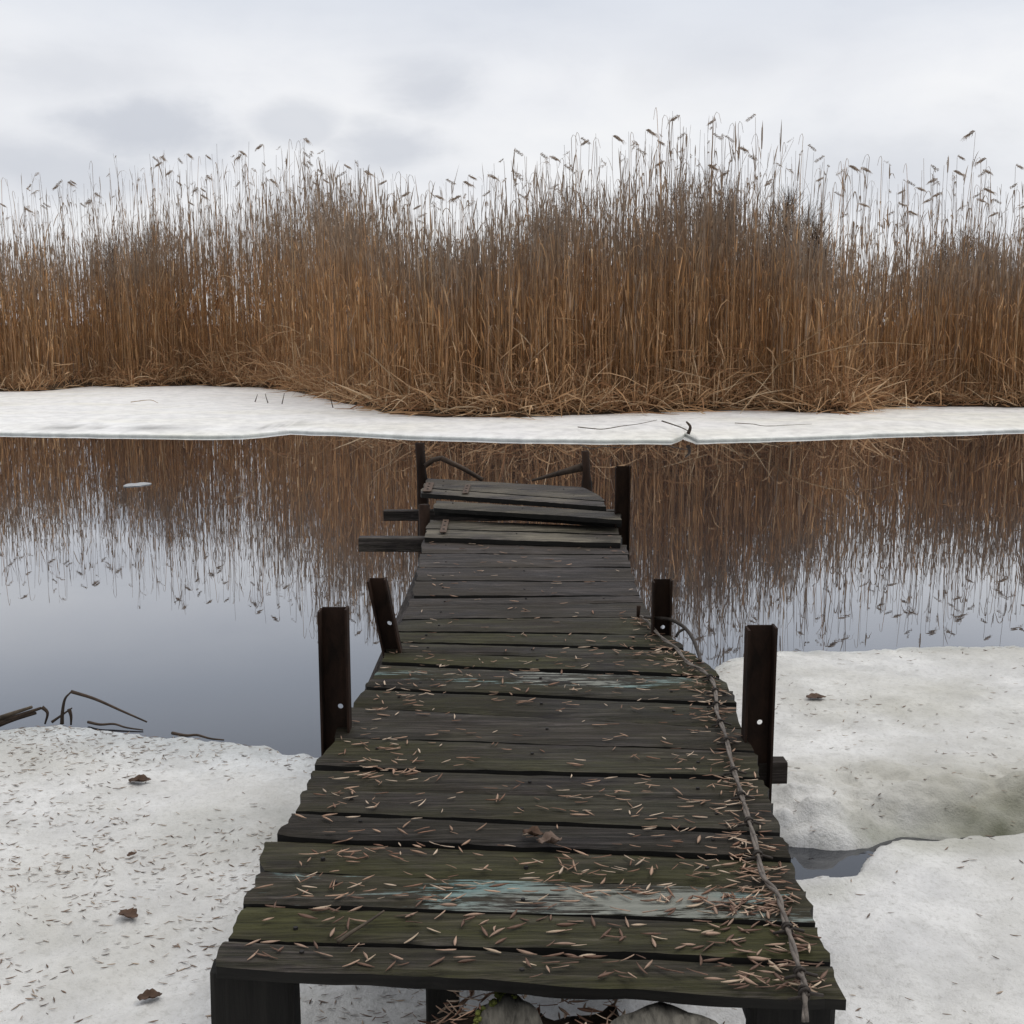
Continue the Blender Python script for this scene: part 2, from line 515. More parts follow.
def ice_h(x, y):
    ye = np.interp(x, LEX, LEY) + 0.06 * fbm(x * 4, y * 0 + 3, 5, 3) + 0.05 * fbm(x * 9, y * 9, 4, 8)
    right = sstep((x - 0.35) / 0.5)
    soft = 0.10 + 0.42 * right
    body = np.clip((ye - y) / soft, -1.5, 1)
    body = np.where(body > 0, sstep(body), body)
    top = 0.055 + 0.02 * fbm(x * 1.1, y * 1.1, 3, 21) + 0.014 * fbm(x * 6, y * 6, 4, 5) + 0.009 * fbm(x * 26, y * 26, 4, 9)
    h = -0.02 + (top + 0.02) * body
    # the crack between the two slabs on the right
    yu = np.interp(x, UPX, UPY) + 0.02 * fbm(x * 11, y * 0, 5, 31)
    yl = np.interp(x, LOX, LOY) + 0.022 * fbm(x * 15, y * 0 + 9, 5, 33)
    m = sstep((x - 0.2) / 0.3)
    lump = 1 + 0.55 * fbm(x * 7, y * 11, 3, 41)
    up_h = -0.03 + (0.13 * lump + 0.015 * fbm(x * 20, y * 20, 3, 44)) * np.power(np.clip((y - yu) / 0.17, 0, 1), 0.55)
    lo_h = 0.075 + 0.012 * fbm(x * 9, y * 9, 4, 47) - 0.14 * sstep((y - (yl - 0.012)) / 0.03)
    far_blend = sstep((y - yu - 0.22) / 0.5)
    crack = np.where(y > yu, up_h * (1 - far_blend) + h * far_blend, np.maximum(lo_h, -0.06))
    near_blend = sstep((yl - y - 0.25) / 0.4)
    crack = np.where(y < yl, crack * (1 - near_blend) + h * near_blend, crack)
    inr = (y > yl - 0.7) & (y < yu + 0.75)
    h = np.where(inr, h * (1 - m) + crack * m, h)
    # the olive melt hollow at the right edge of the crack
    hp = at(1012, 820, 0.05)
    hol = np.exp(-(((x - hp.x - 0.12) / 0.26) ** 2 + ((y - hp.y) / 0.075) ** 2) ** 2)
    h = h - 0.05 * hol
    # crumbled clumps of snow on the slab beside the crack
    for (lx, ly, lr, lh) in LUMPS:
        q = ((x - lx) ** 2 + ((y - ly) * 1.2) ** 2) / lr ** 2
        h = h + lh * np.exp(-q) * (1 + 0.5 * fbm(x * 30, y * 30, 2, 51)) * np.clip((y - yu) / 0.03, 0, 1)
    # shore rises behind the camera
    h = h + 0.25 * sstep((0.9 - y) / 3.0)
    return h


def spaced(a, b, n, lo, hi, k):
    core = np.linspace(a, b, n)
    left = [a]; d = (b - a) / n
    while left[-1] > lo:
        d *= k; left.append(left[-1] - d)
    right = [b]; d = (b - a) / n
    while right[-1] < hi:
        d *= k; right.append(right[-1] + d)
    return np.concatenate([left[1:][::-1], core, right[1:]])


gx = spaced(-2.7, 2.9, 360, -60, 60, 1.22)
gy = spaced(1.5, 6.0, 380, -11.5, 7.0, 1.18)
GX, GY = np.meshgrid(gx, gy, indexing='ij')
GZ = ice_h(GX, GY)
cols = np.ones((GX.size, 3))
# dirt, meltwater and algae staining with its own outline, plus contact shade painted along the crack
xf, yf = GX.ravel(), GY.ravel()
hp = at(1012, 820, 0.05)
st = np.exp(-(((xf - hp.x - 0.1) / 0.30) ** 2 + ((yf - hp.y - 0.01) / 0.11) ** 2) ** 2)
yu_ = np.interp(xf, UPX, UPY)
band = np.exp(-((yf - yu_ - 0.16) / 0.2) ** 2) * sstep((xf - 0.55) / 0.2) * np.clip(0.6 + 1.3 * fbm(xf * 4, yf * 7, 4, 61), 0, 1)
slab = sstep((xf - 0.4) / 0.3) * sstep((yf - yu_) / 0.3) * np.clip(0.45 + 1.0 * fbm(xf * 1.3, yf * 2.2, 4, 66), 0, 1)
wet = sstep((np.interp(xf, LEX, LEY) - yf - 0.0) / 0.5)
hl = at(262, 826, 0.05)
st2 = np.exp(-(((xf - hl.x - 0.1) / 0.35) ** 2 + ((yf - hl.y) / 0.14) ** 2)) * np.clip(0.7 + fbm(xf * 5, yf * 8, 3, 63), 0, 1)
cols = cols * (1 - 0.85 * st[:, None] * np.array([0.76, 0.74, 0.86]) * np.clip(0.75 + 0.9 * fbm(xf * 8, yf * 14, 3, 64), 0.3, 1)[:, None])
farx0 = sstep((xf - at(835, 830, 0.05).x + 0.08) / 0.2)
band = band * (0.25 + 0.75 * farx0)
cols = cols * (1 - band[:, None] * np.array([0.36, 0.37, 0.44]))
xp_ = at(835, 830, 0.05).x
farx = sstep((xf - xp_ + 0.08) / 0.2)
lip_shade = (0.45 + 0.55 * farx) * np.exp(-((yf - yu_ - 0.03) / 0.06) ** 2) * sstep((xf - 0.55) / 0.2) * np.clip(0.75 + 1.0 * fbm(xf * 9, yf * 9, 3, 68), 0, 1)  # contact shade of the crack, darkened into the upper slab's colour
cols = cols * (1 - lip_shade[:, None] * np.array([0.42, 0.41, 0.47]))
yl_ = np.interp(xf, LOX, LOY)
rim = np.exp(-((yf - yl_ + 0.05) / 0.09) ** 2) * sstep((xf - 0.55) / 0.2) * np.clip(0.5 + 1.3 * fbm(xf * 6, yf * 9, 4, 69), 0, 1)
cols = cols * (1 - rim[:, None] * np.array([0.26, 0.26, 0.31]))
cols = cols * (1 - slab[:, None] * np.array([0.13, 0.14, 0.19]))
cols = cols * (1 - st2[:, None] * np.array([0.42, 0.40, 0.42]))
for (lx, ly, lr, lh) in LUMPS:
    q = np.exp(-((xf - lx) ** 2 + (yf - ly) ** 2) / (lr * 1.1) ** 2)[:, None] * 0.8
    cols = cols * (1 - q) + q * 1.06
edge_t = np.array([0.78, 0.82, 0.85])
cols = cols * (edge_t + (1 - edge_t) * wet[:, None]) * 0.87
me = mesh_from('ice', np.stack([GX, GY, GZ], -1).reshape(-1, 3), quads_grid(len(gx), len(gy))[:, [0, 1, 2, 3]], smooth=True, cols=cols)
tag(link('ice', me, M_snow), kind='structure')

# ------------------------------------------------------------------ setting: far ice shelf and reed ground
FEX, FEY = curve([(-700, 437), (-300, 436), (0, 437), (100, 438.5), (190, 440), (235, 439.5), (285, 434.5), (330, 436), (400, 440), (500, 443.5), (600, 445), (676, 445), (686, 441), (690, 437), (694, 441), (702, 444.5), (800, 442), (900, 438), (1024, 434), (1300, 432), (1700, 431)], 0.0)
fx = np.concatenate([np.linspace(-60, -13, 40)[:-1], np.linspace(-13, 13, 700), np.linspace(13, 60, 40)[1:]])
fe = np.interp(fx, FEX, FEY) + 0.38 + 0.07 * fbm(fx * 3, fx * 0, 5, 71) + 0.16 * fbm(fx * 0.6, fx * 0 + 5, 2, 72)
prof = [(0.0, -0.25), (0.0, -0.01), (0.0, 0.015), (0.004, 0.025), (0.03, 0.038), (0.15, 0.05), (0.6, 0.065)] + [(t, min(0.10, 0.065 + 0.02 * t)) for t in np.linspace(1.2, 14, 40)] + [(30, 0.10)]
V = []
for (dy, z) in prof:
    yy = fe + dy
    zz = np.full_like(fx, z)
    if dy > 0.1:
        zz = zz + 0.03 * fbm(fx * 0.7, yy * 0.7, 4, 73) * min(1, dy) + 0.008 * fbm(fx * 3, yy * 3, 3, 75)
    V.append(np.stack([fx, yy, zz], -1))
V = np.stack(V, 1).reshape(-1, 3)
cl_ = np.ones((len(V), 3))
lowmask = (V[:, 2] < 0.03)
cl_[lowmask] = (0.86, 0.88, 0.85)
# wet grey sheets on the left of the shelf
yy_, xx_ = V[:, 1], V[:, 0]
sheet = np.exp(-((yy_ - np.interp(xx_, FEX, FEY) - 0.95) / 0.16) ** 2) * sstep((-2.6 - xx_) / 1.5) * np.clip(0.4 + 2.2 * fbm(xx_ * 0.9, yy_ * 6, 3, 77), 0, 1)
cl_ *= (1 - 0.55 * sheet[:, None])
warm = np.clip(0.3 + 1.4 * fbm(xx_ * 0.5, yy_ * 1.4, 3, 79), 0, 1)
cl_ *= 1 - warm[:, None] * np.array([0.03, 0.04, 0.10])
me = mesh_from('snow', V, quads_grid(len(fx), len(prof)), smooth=True, cols=cl_)
tag(link('snow', me, M_farsnow), kind='structure')

# front line of the reeds
RFX, RFY = curve([(-900, 392), (-400, 390), (-100, 392), (0, 391), (40, 391), (90, 386), (130, 387), (200, 385), (260, 387), (300, 392), (340, 402), (390, 412), (450, 416), (520, 417), (600, 414), (700, 411), (760, 409), (800, 412), (850, 413), (890, 407), (950, 405), (1024, 407), (1300, 406), (1900, 404)], 0.11)
RFU = RFX / RFY


def reed_front(x):
    return np.interp(x, RFX, RFY)


gx2 = np.concatenate([np.linspace(-900, -30, 20)[:-1], np.linspace(-30, 30, 300), np.linspace(30, 900, 20)[1:]])
rows = []
for t, z in [(-0.15, 0.02), (-0.02, 0.11), (0.08, 0.17), (0.4, 0.22), (1, 0.24), (3, 0.26), (6, 0.28), (12, 0.3), (30, 0.35), (120, 0.5), (600, 1.0), (3000, 1.0)]:
    yy = reed_front(gx2) + t + (0.18 * fbm(gx2 * 2.5, gx2 * 0, 4, 81) if t < 2 else 0)
    zz = z + 0.08 * fbm(gx2 * 1.5, yy * 1.5, 3, 83) * (1 if t > 0.2 else 0.3)
    rows.append(np.stack([gx2, yy, np.full_like(gx2, 0) + zz], -1))
me = mesh_from('ground', np.stack(rows, 1).reshape(-1, 3), quads_grid(len(gx2), len(rows)), smooth=True)
tag(link('ground', me, M_marsh), kind='structure')


# ------------------------------------------------------------------ reeds: vectorised stems and ribbons
class Soup:
    def __init__(s): s.V = []; s.Q = []; s.C = []; s.n = 0

    def add(s, V, Q, C):
        s.V.append(V); s.Q.append(Q + s.n); s.C.append(C); s.n += len(V)

    def tubes(s, P, rad, C, sides=3):
        """P (n,k,3), rad (n,k), C (n,k,3)"""
        n, k, _ = P.shape
        a = RNG.uniform(0, 6.28, (n, 1, 1)) + np.arange(sides)[None, None, :] * 2 * np.pi / sides
        off = np.stack([np.cos(a) + 0 * P[..., :1], np.sin(a) + 0 * P[..., :1], 0 * a + 0 * P[..., :1]], -1)
        V = P[:, :, None, :] + off * rad[:, :, None, None]
        Cc = np.repeat(C[:, :, None, :], sides, 2)
        base = (np.arange(n) * k * sides)[:, None, None]
        i = np.arange(k - 1)[None, :, None]; j = np.arange(sides)[None, None, :]
        j2 = (j + 1) % sides
        q = np.stack(np.broadcast_arrays(base + i * sides + j, base + i * sides + j2, base + (i + 1) * sides + j2, base + (i + 1) * sides + j), -1).reshape(-1, 4)
        s.add(V.reshape(-1, 3), q, Cc.reshape(-1, 3))

    def ribbons(s, P, side, wd, C):
        """P (n,k,3), side (n,3) or (n,k,3), wd (n,k)"""
        n, k, _ = P.shape
        if side.ndim == 2: side = side[:, None, :]
        V = np.stack([P - side * wd[..., None], P + side * wd[..., None]], 2)
        Cc = np.repeat(C[:, :, None, :], 2, 2)
        base = (np.arange(n) * k * 2)[:, None]
        i = np.arange(k - 1)[None, :] * 2
        a = base + i
        q = np.stack([a, a + 1, a + 3, a + 2], -1).reshape(-1, 4)
        s.add(V.reshape(-1, 3), q, Cc.reshape(-1, 3))

    def mesh(s, name, origin=(0, 0, 0)):
        return mesh_from(name, np.concatenate(s.V), np.concatenate(s.Q), origin, cols=np.concatenate(s.C))


# heights across the bed: where the solid mass ends and where the tips end
def hprof(pts):
    us, hs = [], []
    for px, py in pts:
        u = ray(px, py)[0] / ray(px, py)[1]
        us.append(u)
    us = np.array(us)
    out = []
    for (px, py), u in zip(pts, us):
        d = np.interp(u, RFU, RFY) + 1.8
        out.append(at_y(px, py, d).z)
    return us, np.array(out)


DU, DH = hprof([(-300, 245), (0, 255), (100, 240), (200, 228), (290, 204), (350, 200), (400, 230), (450, 248), (500, 228), (560, 215), (650, 203), (720, 205), (790, 225), (840, 262), (900, 266), (950, 250), (1024, 258), (1300, 250)])
TU, TH = hprof([(-300, 176), (0, 180), (60, 172), (120, 150), (225, 148), (295, 140), (340, 162), (400, 180), (450, 184), (500, 168), (560, 146), (610, 132), (650, 118), (740, 120), (790, 132), (830, 158), (865, 145), (900, 168), (966, 150), (1000, 158), (1024, 168), (1300, 160)])


def reed_colors(n, k, tall=None):
    """stem colour: russet sheaths low, greyer brown towards the top"""
    t = np.linspace(0, 1, k)[None, :, None]
    pal = 2.2 * np.array([(0.235, 0.132, 0.060), (0.27, 0.162, 0.082), (0.19, 0.117, 0.066), (0.30, 0.190, 0.10), (0.16, 0.11, 0.075), (0.33, 0.24, 0.145)])
    lo = pal[RNG.choice(6, n, p=[.27, .25, .2, .14, .09, .05])][:, None, :]
    hi = np.array([0.38, 0.30, 0.235])[None, None, :] * RNG.uniform(0.75, 1.25, (n, 1, 1))
    m = sstep((t - 0.5) / 0.42)
    return (lo * (1 - m) + hi * m) * RNG.uniform(0.7, 1.25, (n, 1, 1))


def stem_paths(base, H, lean, k=7, hook=None):
    n = len(H)
    t = np.linspace(0, 1, k)[None, :]
    a = RNG.uniform(0, 2 * np.pi, n)
    dx = np.cos(a) * lean; dy = np.sin(a) * lean
    bend = t ** 1.8
    P = np.zeros((n, k, 3))
    P[..., 0] = base[:, 0:1] + dx[:, None] * bend * H[:, None]
    P[..., 1] = base[:, 1:2] + dy[:, None] * bend * H[:, None]
    P[..., 2] = base[:, 2:3] + t * H[:, None]
    P[:, 1:-1, :2] += RNG.normal(0, 0.012, (n, k - 2, 2))
    return P


soup = Soup()


def sow(n, ymax, xw, hmul=(0.76, 1.13), tallp=0.13, leaves=4, power=1.35, clump=0.12):
    x = RNG.uniform(-xw, xw, n)
    dep = ymax * RNG.uniform(0, 1, n) ** power
    y = reed_front(x) + 0.12 + dep
    x = x * (y / 20.0) ** 0.8
    y = reed_front(x) + 0.1 + dep
    # clumps: drop stalks where the clump noise is low
    cn = fbm(x * 1.6, y * 0.9, 3, 91)
    keep = RNG.uniform(-0.55, 0.25, n) < cn + clump
    x, y, dep = x[keep], y[keep], dep[keep]
    n = len(x)
    u = x / y
    Hd = np.interp(u, DU, DH) - 0.2; Ht = np.interp(u, TU, TH) - 0.2
    loc = 1 + 0.10 * fbm(x * 1.1, y * 0.7, 3, 95)
    H = Hd * RNG.uniform(hmul[0], hmul[1], n) * loc
    tl = RNG.uniform(0, 1, n) < tallp
    H = np.where(tl, Hd * 0.95 + (Ht - Hd * 0.95) * RNG.uniform(0, 0.98, n) ** 1.5, H)
    short = RNG.uniform(0, 1, n) < 0.12
    H = np.where(short & ~tl, H * RNG.uniform(0.35, 0.8, n), H)
    base = np.stack([x, y, np.full(n, 0.16)], -1)
    lean = np.abs(RNG.normal(0, 0.035, n)) + np.where(RNG.uniform(0, 1, n) < 0.06, RNG.uniform(0.05, 0.30, n), 0)
    P = stem_paths(base, H, lean)
    k = P.shape[1]
    rad = np.linspace(0.0068, 0.0028, k)[None, :] * RNG.uniform(0.75, 1.3, (n, 1))
    C = reed_colors(n, k)
    soup.tubes(P, rad, C)
    # sheath leaves hugging or flagging off the stems
    for q in range(leaves):
        m = RNG.uniform(0, 1, n) < (0.85 if q < 3 else 0.6)
        idx = np.nonzero(m)[0]; nn = len(idx)
        f = RNG.uniform(0.12, 1.0, nn) ** 0.85 * 0.97
        fi = f * (k - 1); i0 = np.floor(fi).astype(int); fr = (fi - i0)[:, None]
        p0 = P[idx, i0] * (1 - fr) + P[idx, np.minimum(i0 + 1, k - 1)] * fr
        ln = RNG.uniform(0.25, 0.62, nn)
        a = RNG.uniform(0, 2 * np.pi, nn)
        out = RNG.uniform(0.05, 0.55, nn) ** 1.5
        droop = np.where(RNG.uniform(0, 1, nn) < 0.4, RNG.uniform(0.3, 1.1, nn), RNG.uniform(0, 0.25, nn))
        t = np.linspace(0, 1, 4)[None, :]
        Q = np.zeros((nn, 4, 3))
        rr = (out * ln)[:, None] * (t + 0.6 * t ** 2 * droop[:, None])
        Q[..., 0] = p0[:, 0:1] + np.cos(a)[:, None] * rr
        Q[..., 1] = p0[:, 1:2] + np.sin(a)[:, None] * rr
        Q[..., 2] = p0[:, 2:3] + ln[:, None] * (t * 0.92 - droop[:, None] * 1.05 * t ** 2.3)
        sd_ = np.stack([-np.sin(a), np.cos(a), 0 * a], -1)
        wd = np.array([0.007, 0.011, 0.008, 0.001])[None, :] * RNG.uniform(0.6, 1.35, (nn, 1))
        cc = reed_colors(nn, 4)[:, :1].repeat(4, 1) * RNG.uniform(0.75, 1.3, (nn, 1, 1))
        hi = sstep((f - 0.55) / 0.4)[:, None, None]
        cc = cc * (1 - hi) + hi * np.array([0.36, 0.28, 0.215]) * RNG.uniform(0.7, 1.3, (nn, 1, 1))
        soup.ribbons(Q, sd_, wd, cc)
    # seed heads on some of the tall ones
    ti = np.nonzero(tl & (RNG.uniform(0, 1, n) < 0.20))[0]
    plumes(soup, P[ti, -1], RNG.uniform(0, 2 * np.pi, len(ti)))


def plumes(sp, tip, az, size=None, nb=12, spread=None):
    """drooping one-sided plume made of fine hanging branchlets"""
    n = len(tip)
    if n == 0: return
    sz = RNG.uniform(0.12, 0.30, n) if size is None else np.full(n, size)
    spr = RNG.choice([0.15, 0.25, 0.45, 0.75], n, p=[.35, .3, .2, .15]) if spread is None else np.full(n, spread)
    for b in range(nb):
        f = b / nb
        s0 = tip + np.stack([np.cos(az) * sz * f * 0.5, np.sin(az) * sz * f * 0.5, -sz * f * 0.35 + 0.02], -1)
        aa = az + RNG.normal(0, 0.6, n)
        ln = sz * RNG.uniform(0.45, 0.9, n)
        t = np.linspace(0, 1, 4)[None, :]
        Q = np.zeros((n, 4, 3))
        Q[..., 0] = s0[:, :1] + np.cos(aa)[:, None] * (spr * ln)[:, None] * t
        Q[..., 1] = s0[:, 1:2] + np.sin(aa)[:, None] * (spr * ln)[:, None] * t
        Q[..., 2] = s0[:, 2:3] + ln[:, None] * (0.55 * t - (0.35 + 0.75 * spr[:, None]) * t ** 2)
        Q[:, 1:] += RNG.normal(0, 0.008, (n, 3, 3))
        ang = RNG.uniform(0, 2 * np.pi, n)
        sd_ = np.stack([-np.sin(aa) * np.cos(ang), np.cos(aa) * np.cos(ang), np.sin(ang)], -1)
        wd = np.array([0.002, 0.0048, 0.0045, 0.001])[None, :] * RNG.uniform(0.7, 1.2, (n, 1))
        cc = np.array([0.38, 0.30, 0.235])[None, None, :] * RNG.uniform(0.65, 1.3, (n, 1, 1)) * np.ones((n, 4, 1))
        sp.ribbons(Q, sd_, wd, cc)


sow(5600, 2.6, 13.5, power=1.0, leaves=7, tallp=0.22)
sow(8200, 9.0, 13.5, leaves=6, tallp=0.26)
sow(8000, 22.0, 15, hmul=(0.88, 1.14), leaves=5, tallp=0.16, power=0.7, clump=0.6)
tag(link('reed_bed', soup.mesh('reed_bed'), M_reed), 'dense mass of russet brown dry reeds covering the whole far bank', 'reeds', kind='stuff')

# matted, broken straw at the foot of the reeds
lit = Soup()
n = 15000
x = RNG.uniform(-14, 14, n)
dep = RNG.exponential(0.55, n)
dep = dep - np.where(RNG.uniform(0, 1, n) < 0.07, RNG.exponential(0.22, n), 0)
y = reed_front(x) + 0.0 + dep + 0.12 * fbm(x * 2.5, x * 0, 3, 81)
big = sstep((fbm(x * 0.8, x * 0 + 4, 3, 101) + 0.35) / 0.7)
ln = RNG.uniform(0.2, 0.85, n) * (0.7 + 0.75 * big)
a = RNG.uniform(0, 2 * np.pi, n)
el = RNG.uniform(0.05, 1.5, n)
z0 = 0.12 + RNG.exponential(0.19, n) * (0.6 + 1.5 * big) * np.clip(dep * 2 + 0.3, 0.05, 1)
t = np.linspace(0, 1, 4)[None, :]
P = np.zeros((n, 4, 3))
hx = (np.cos(el) * ln)[:, None] * t
fall = (RNG.uniform(0, 1.0, n) ** 1.6)[:, None] * t ** 2
P[..., 0] = x[:, None] + np.cos(a)[:, None] * hx
P[..., 1] = y[:, None] + np.sin(a)[:, None] * hx * 0.7
P[..., 2] = np.maximum(z0[:, None] + ln[:, None] * (np.sin(el)[:, None] * t - fall * 0.8), 0.13)
ang = RNG.uniform(0, np.pi, n)
sd_ = np.stack([-np.sin(a) * np.cos(ang), np.cos(a) * np.cos(ang), np.sin(ang)], -1)
wd = np.array([0.007, 0.011, 0.009, 0.002])[None, :] * RNG.uniform(0.6, 1.3, (n, 1))
pal = 1.55 * np.array([(0.30, 0.18, 0.095), (0.40, 0.27, 0.16), (0.21, 0.115, 0.06), (0.50, 0.38, 0.25)])
cc = pal[RNG.choice(4, n, p=[.4, .27, .24, .09])][:, None, :] * RNG.uniform(0.7, 1.2, (n, 1, 1)) * np.ones((n, 4, 1))
lit.ribbons(P, sd_, wd, cc)
tag(link('dead_grass', lit.mesh('dead_grass'), M_reed), 'tangled straw coloured dead reed leaves matted along the foot of the reed bed', 'dead grass', kind='stuff')


# ------------------------------------------------------------------ reeds one can pick out: 300 tall ones with their own parts
def reed_variant(i):
    H = 4.6
    n1 = np.array([H])
    P = stem_paths(np.zeros((1, 3)), n1, np.array([random.uniform(0.01, 0.06)]), 9)
    if i % 3 == 0:      # hooked, broken tip
        d = random.choice((-1, 1)) * random.uniform(0.03, 0.10)
        P = np.concatenate([P, P[:, -1:] + np.array([[[d * .5, 0, 0.06]]]), P[:, -1:] + np.array([[[d * 1.2, 0.01, 0.03]]]), P[:, -1:] + np.array([[[d * 1.9, 0.01, -0.12]]])], 1)
    k = P.shape[1]
    s = Soup(); s.tubes(P, np.linspace(0.0078, 0.003, k)[None, :], reed_colors(1, k), 5)
    stem = s.mesh('reed_stem')
    stem.materials.append(M_reed)
    leaves = []
    for q in range(4):
        f = random.uniform(0.45, 0.97)
        i0 = int(f * 8); p0 = P[0, i0]
        s = Soup()
        a = random.uniform(0, 6.28); lnn = random.uniform(0.35, 0.65); dr = random.choice((0.1, 0.3, 0.9, 1.1)); o = random.uniform(0.05, 0.35)
        t = np.linspace(0, 1, 6)
        Q = np.stack([p0[0] + math.cos(a) * lnn * o * (t + dr * .6 * t ** 2), p0[1] + math.sin(a) * lnn * o * (t + dr * .6 * t ** 2), p0[2] + lnn * (t * .92 - dr * t ** 2.3)], -1)[None]
        s.ribbons(Q, np.array([[-math.sin(a), math.cos(a), 0]]), np.array([[.006, .011, .012, .010, .006, .001]]), np.ones((1, 6, 3)) * np.array([0.34, 0.26, 0.195]) * random.uniform(.75, 1.2))
        lm = s.mesh('reed_leaf'); lm.materials.append(M_reed); leaves.append(lm)
    head = None
    if i in (1, 2, 4, 8, 10):
        spd = {1: 0.8, 4: 0.45, 10: 0.6}.get(i, 0.16)
        s = Soup(); plumes(s, P[:, -1], np.array([random.uniform(-.6, .6)]), size=random.uniform(0.20, 0.30), nb=40, spread=spd)
        head = s.mesh('reed_seed_head'); head.materials.append(M_reed)
    return stem, leaves, head


protos = []
for i in range(12):
    st_, lv, hd = reed_variant(i)
    root = link('reed', st_)
    for lm in lv: link('leaf', lm, None, root)
    if hd: link('seed_head', hd, None, root)
    protos.append((root, list(root.children)))
REED_LABEL = 'tall thin dry reed at the front of the reed bed, tip against the sky'
REED_GROUP = 'single tall reeds rising out of the reed bed'
spots = []
for k in range(299):
    px = RNG.uniform(-20, 1044)
    u = (px - 512) / F
    yb = 20.0
    for _ in range(5): yb = float(reed_front(u * yb))
    yb += 0.15 + RNG.uniform(0, 2.6)
    xb = u * yb * 1.015
    hd = float(np.interp(u, DU, DH)); ht = float(np.interp(u, TU, TH))
    spots.append((xb, yb, hd + (ht - hd) * RNG.uniform(0.25, 1.0) ** 0.8 - 0.15, REED_LABEL, REED_GROUP))
p = at_y(967, 132, 23.2)
spots.append((p.x, 23.2, p.z - 0.15, 'tallest reed at the right with a dark fluffy seed head standing clear of its neighbours', None))
first = [True] * 12
for k, (xb, yb, H, lab, grp) in enumerate(spots):
    vi = k % 12 if grp else 1
    root, kids = protos[vi]
    if first[vi] and grp:
        r = root; first[vi] = False
    else:
        r = root.copy(); COL.objects.link(r)
        for c in kids:
            d = c.copy(); COL.objects.link(d); d.parent = r
    r.location = (xb, yb, 0.15)
    r.rotation_euler = (0, 0, RNG.uniform(-0.5, 0.5) + (math.pi if RNG.uniform() < 0.35 else 0))
    r.scale = (1, 1, H / 4.6)
    tag(r, lab, 'reed', grp)
    if grp is None and 'group' in r: del r['group']


# long leaning and broken reeds in front
def stalk(name, pts, r, mat, label, cat, group=None, smooth_n=6, sides=6):
    P = catmull(pts, smooth_n)
    bm = bmesh.new()
    nn = len(P)
    add_tube(bm, P, [r * (1 - 0.55 * i / (nn - 1)) for i in range(nn)], sides)
    o = link(name, bm_mesh(name, bm, P[0], True), mat, None, P[0])
    return tag(o, label, cat, group)


M_straw = mat_simple('straw_stalk', (0.20, 0.12, 0.06), (0.40, 0.27, 0.15), (6, 6, 6), 0.7)
def atr(px, py, off):  # a point in front of the reeds
    u = (px - 512) / F
    yb = 20.0
    for _ in range(5): yb = float(reed_front(u * yb))
    return at_y(px, py, yb + off)
stalk('bent_reed', [atr(690, 398, 0.2), atr(760, 372, 0.0), atr(815, 354, -0.15), atr(870, 343, -0.2), atr(926, 345, -0.1)], 0.013, M_straw, 'long bent reed stalk arching low to the right across the front of the reed bed', 'reed')
stalk('bent_reed', [atr(775, 370, 0.2), atr(800, 345, 0.1), atr(825, 328, 0.05), atr(846, 315, 0.05)], 0.011, M_straw, 'shorter broken reed leaning up to the right above the long arched stalk', 'reed')
stalk('bent_reed', [atr(405, 392, 0.2), atr(388, 372, 0.0), atr(372, 357, -0.05), atr(362, 352, 0)], 0.015, M_straw, 'pale broken reed leaning left over the straw tangle in the middle', 'reed')
stalk('bent_reed', [atr(162, 384, -0.2), atr(178, 372, -0.15), atr(192, 360, 0.0), atr(225, 362, 0.1)], 0.013, M_straw, 'thin kinked reed bent over the snow at the left of the reed bed', 'reed')
stalk('bent_reed', [atr(578, 415, -0.3), atr(585, 385, -0.2), atr(590, 360, -0.1)], 0.013, M_straw, 'straight pale reed leaning out from the reed bed behind the jetty end', 'reed')


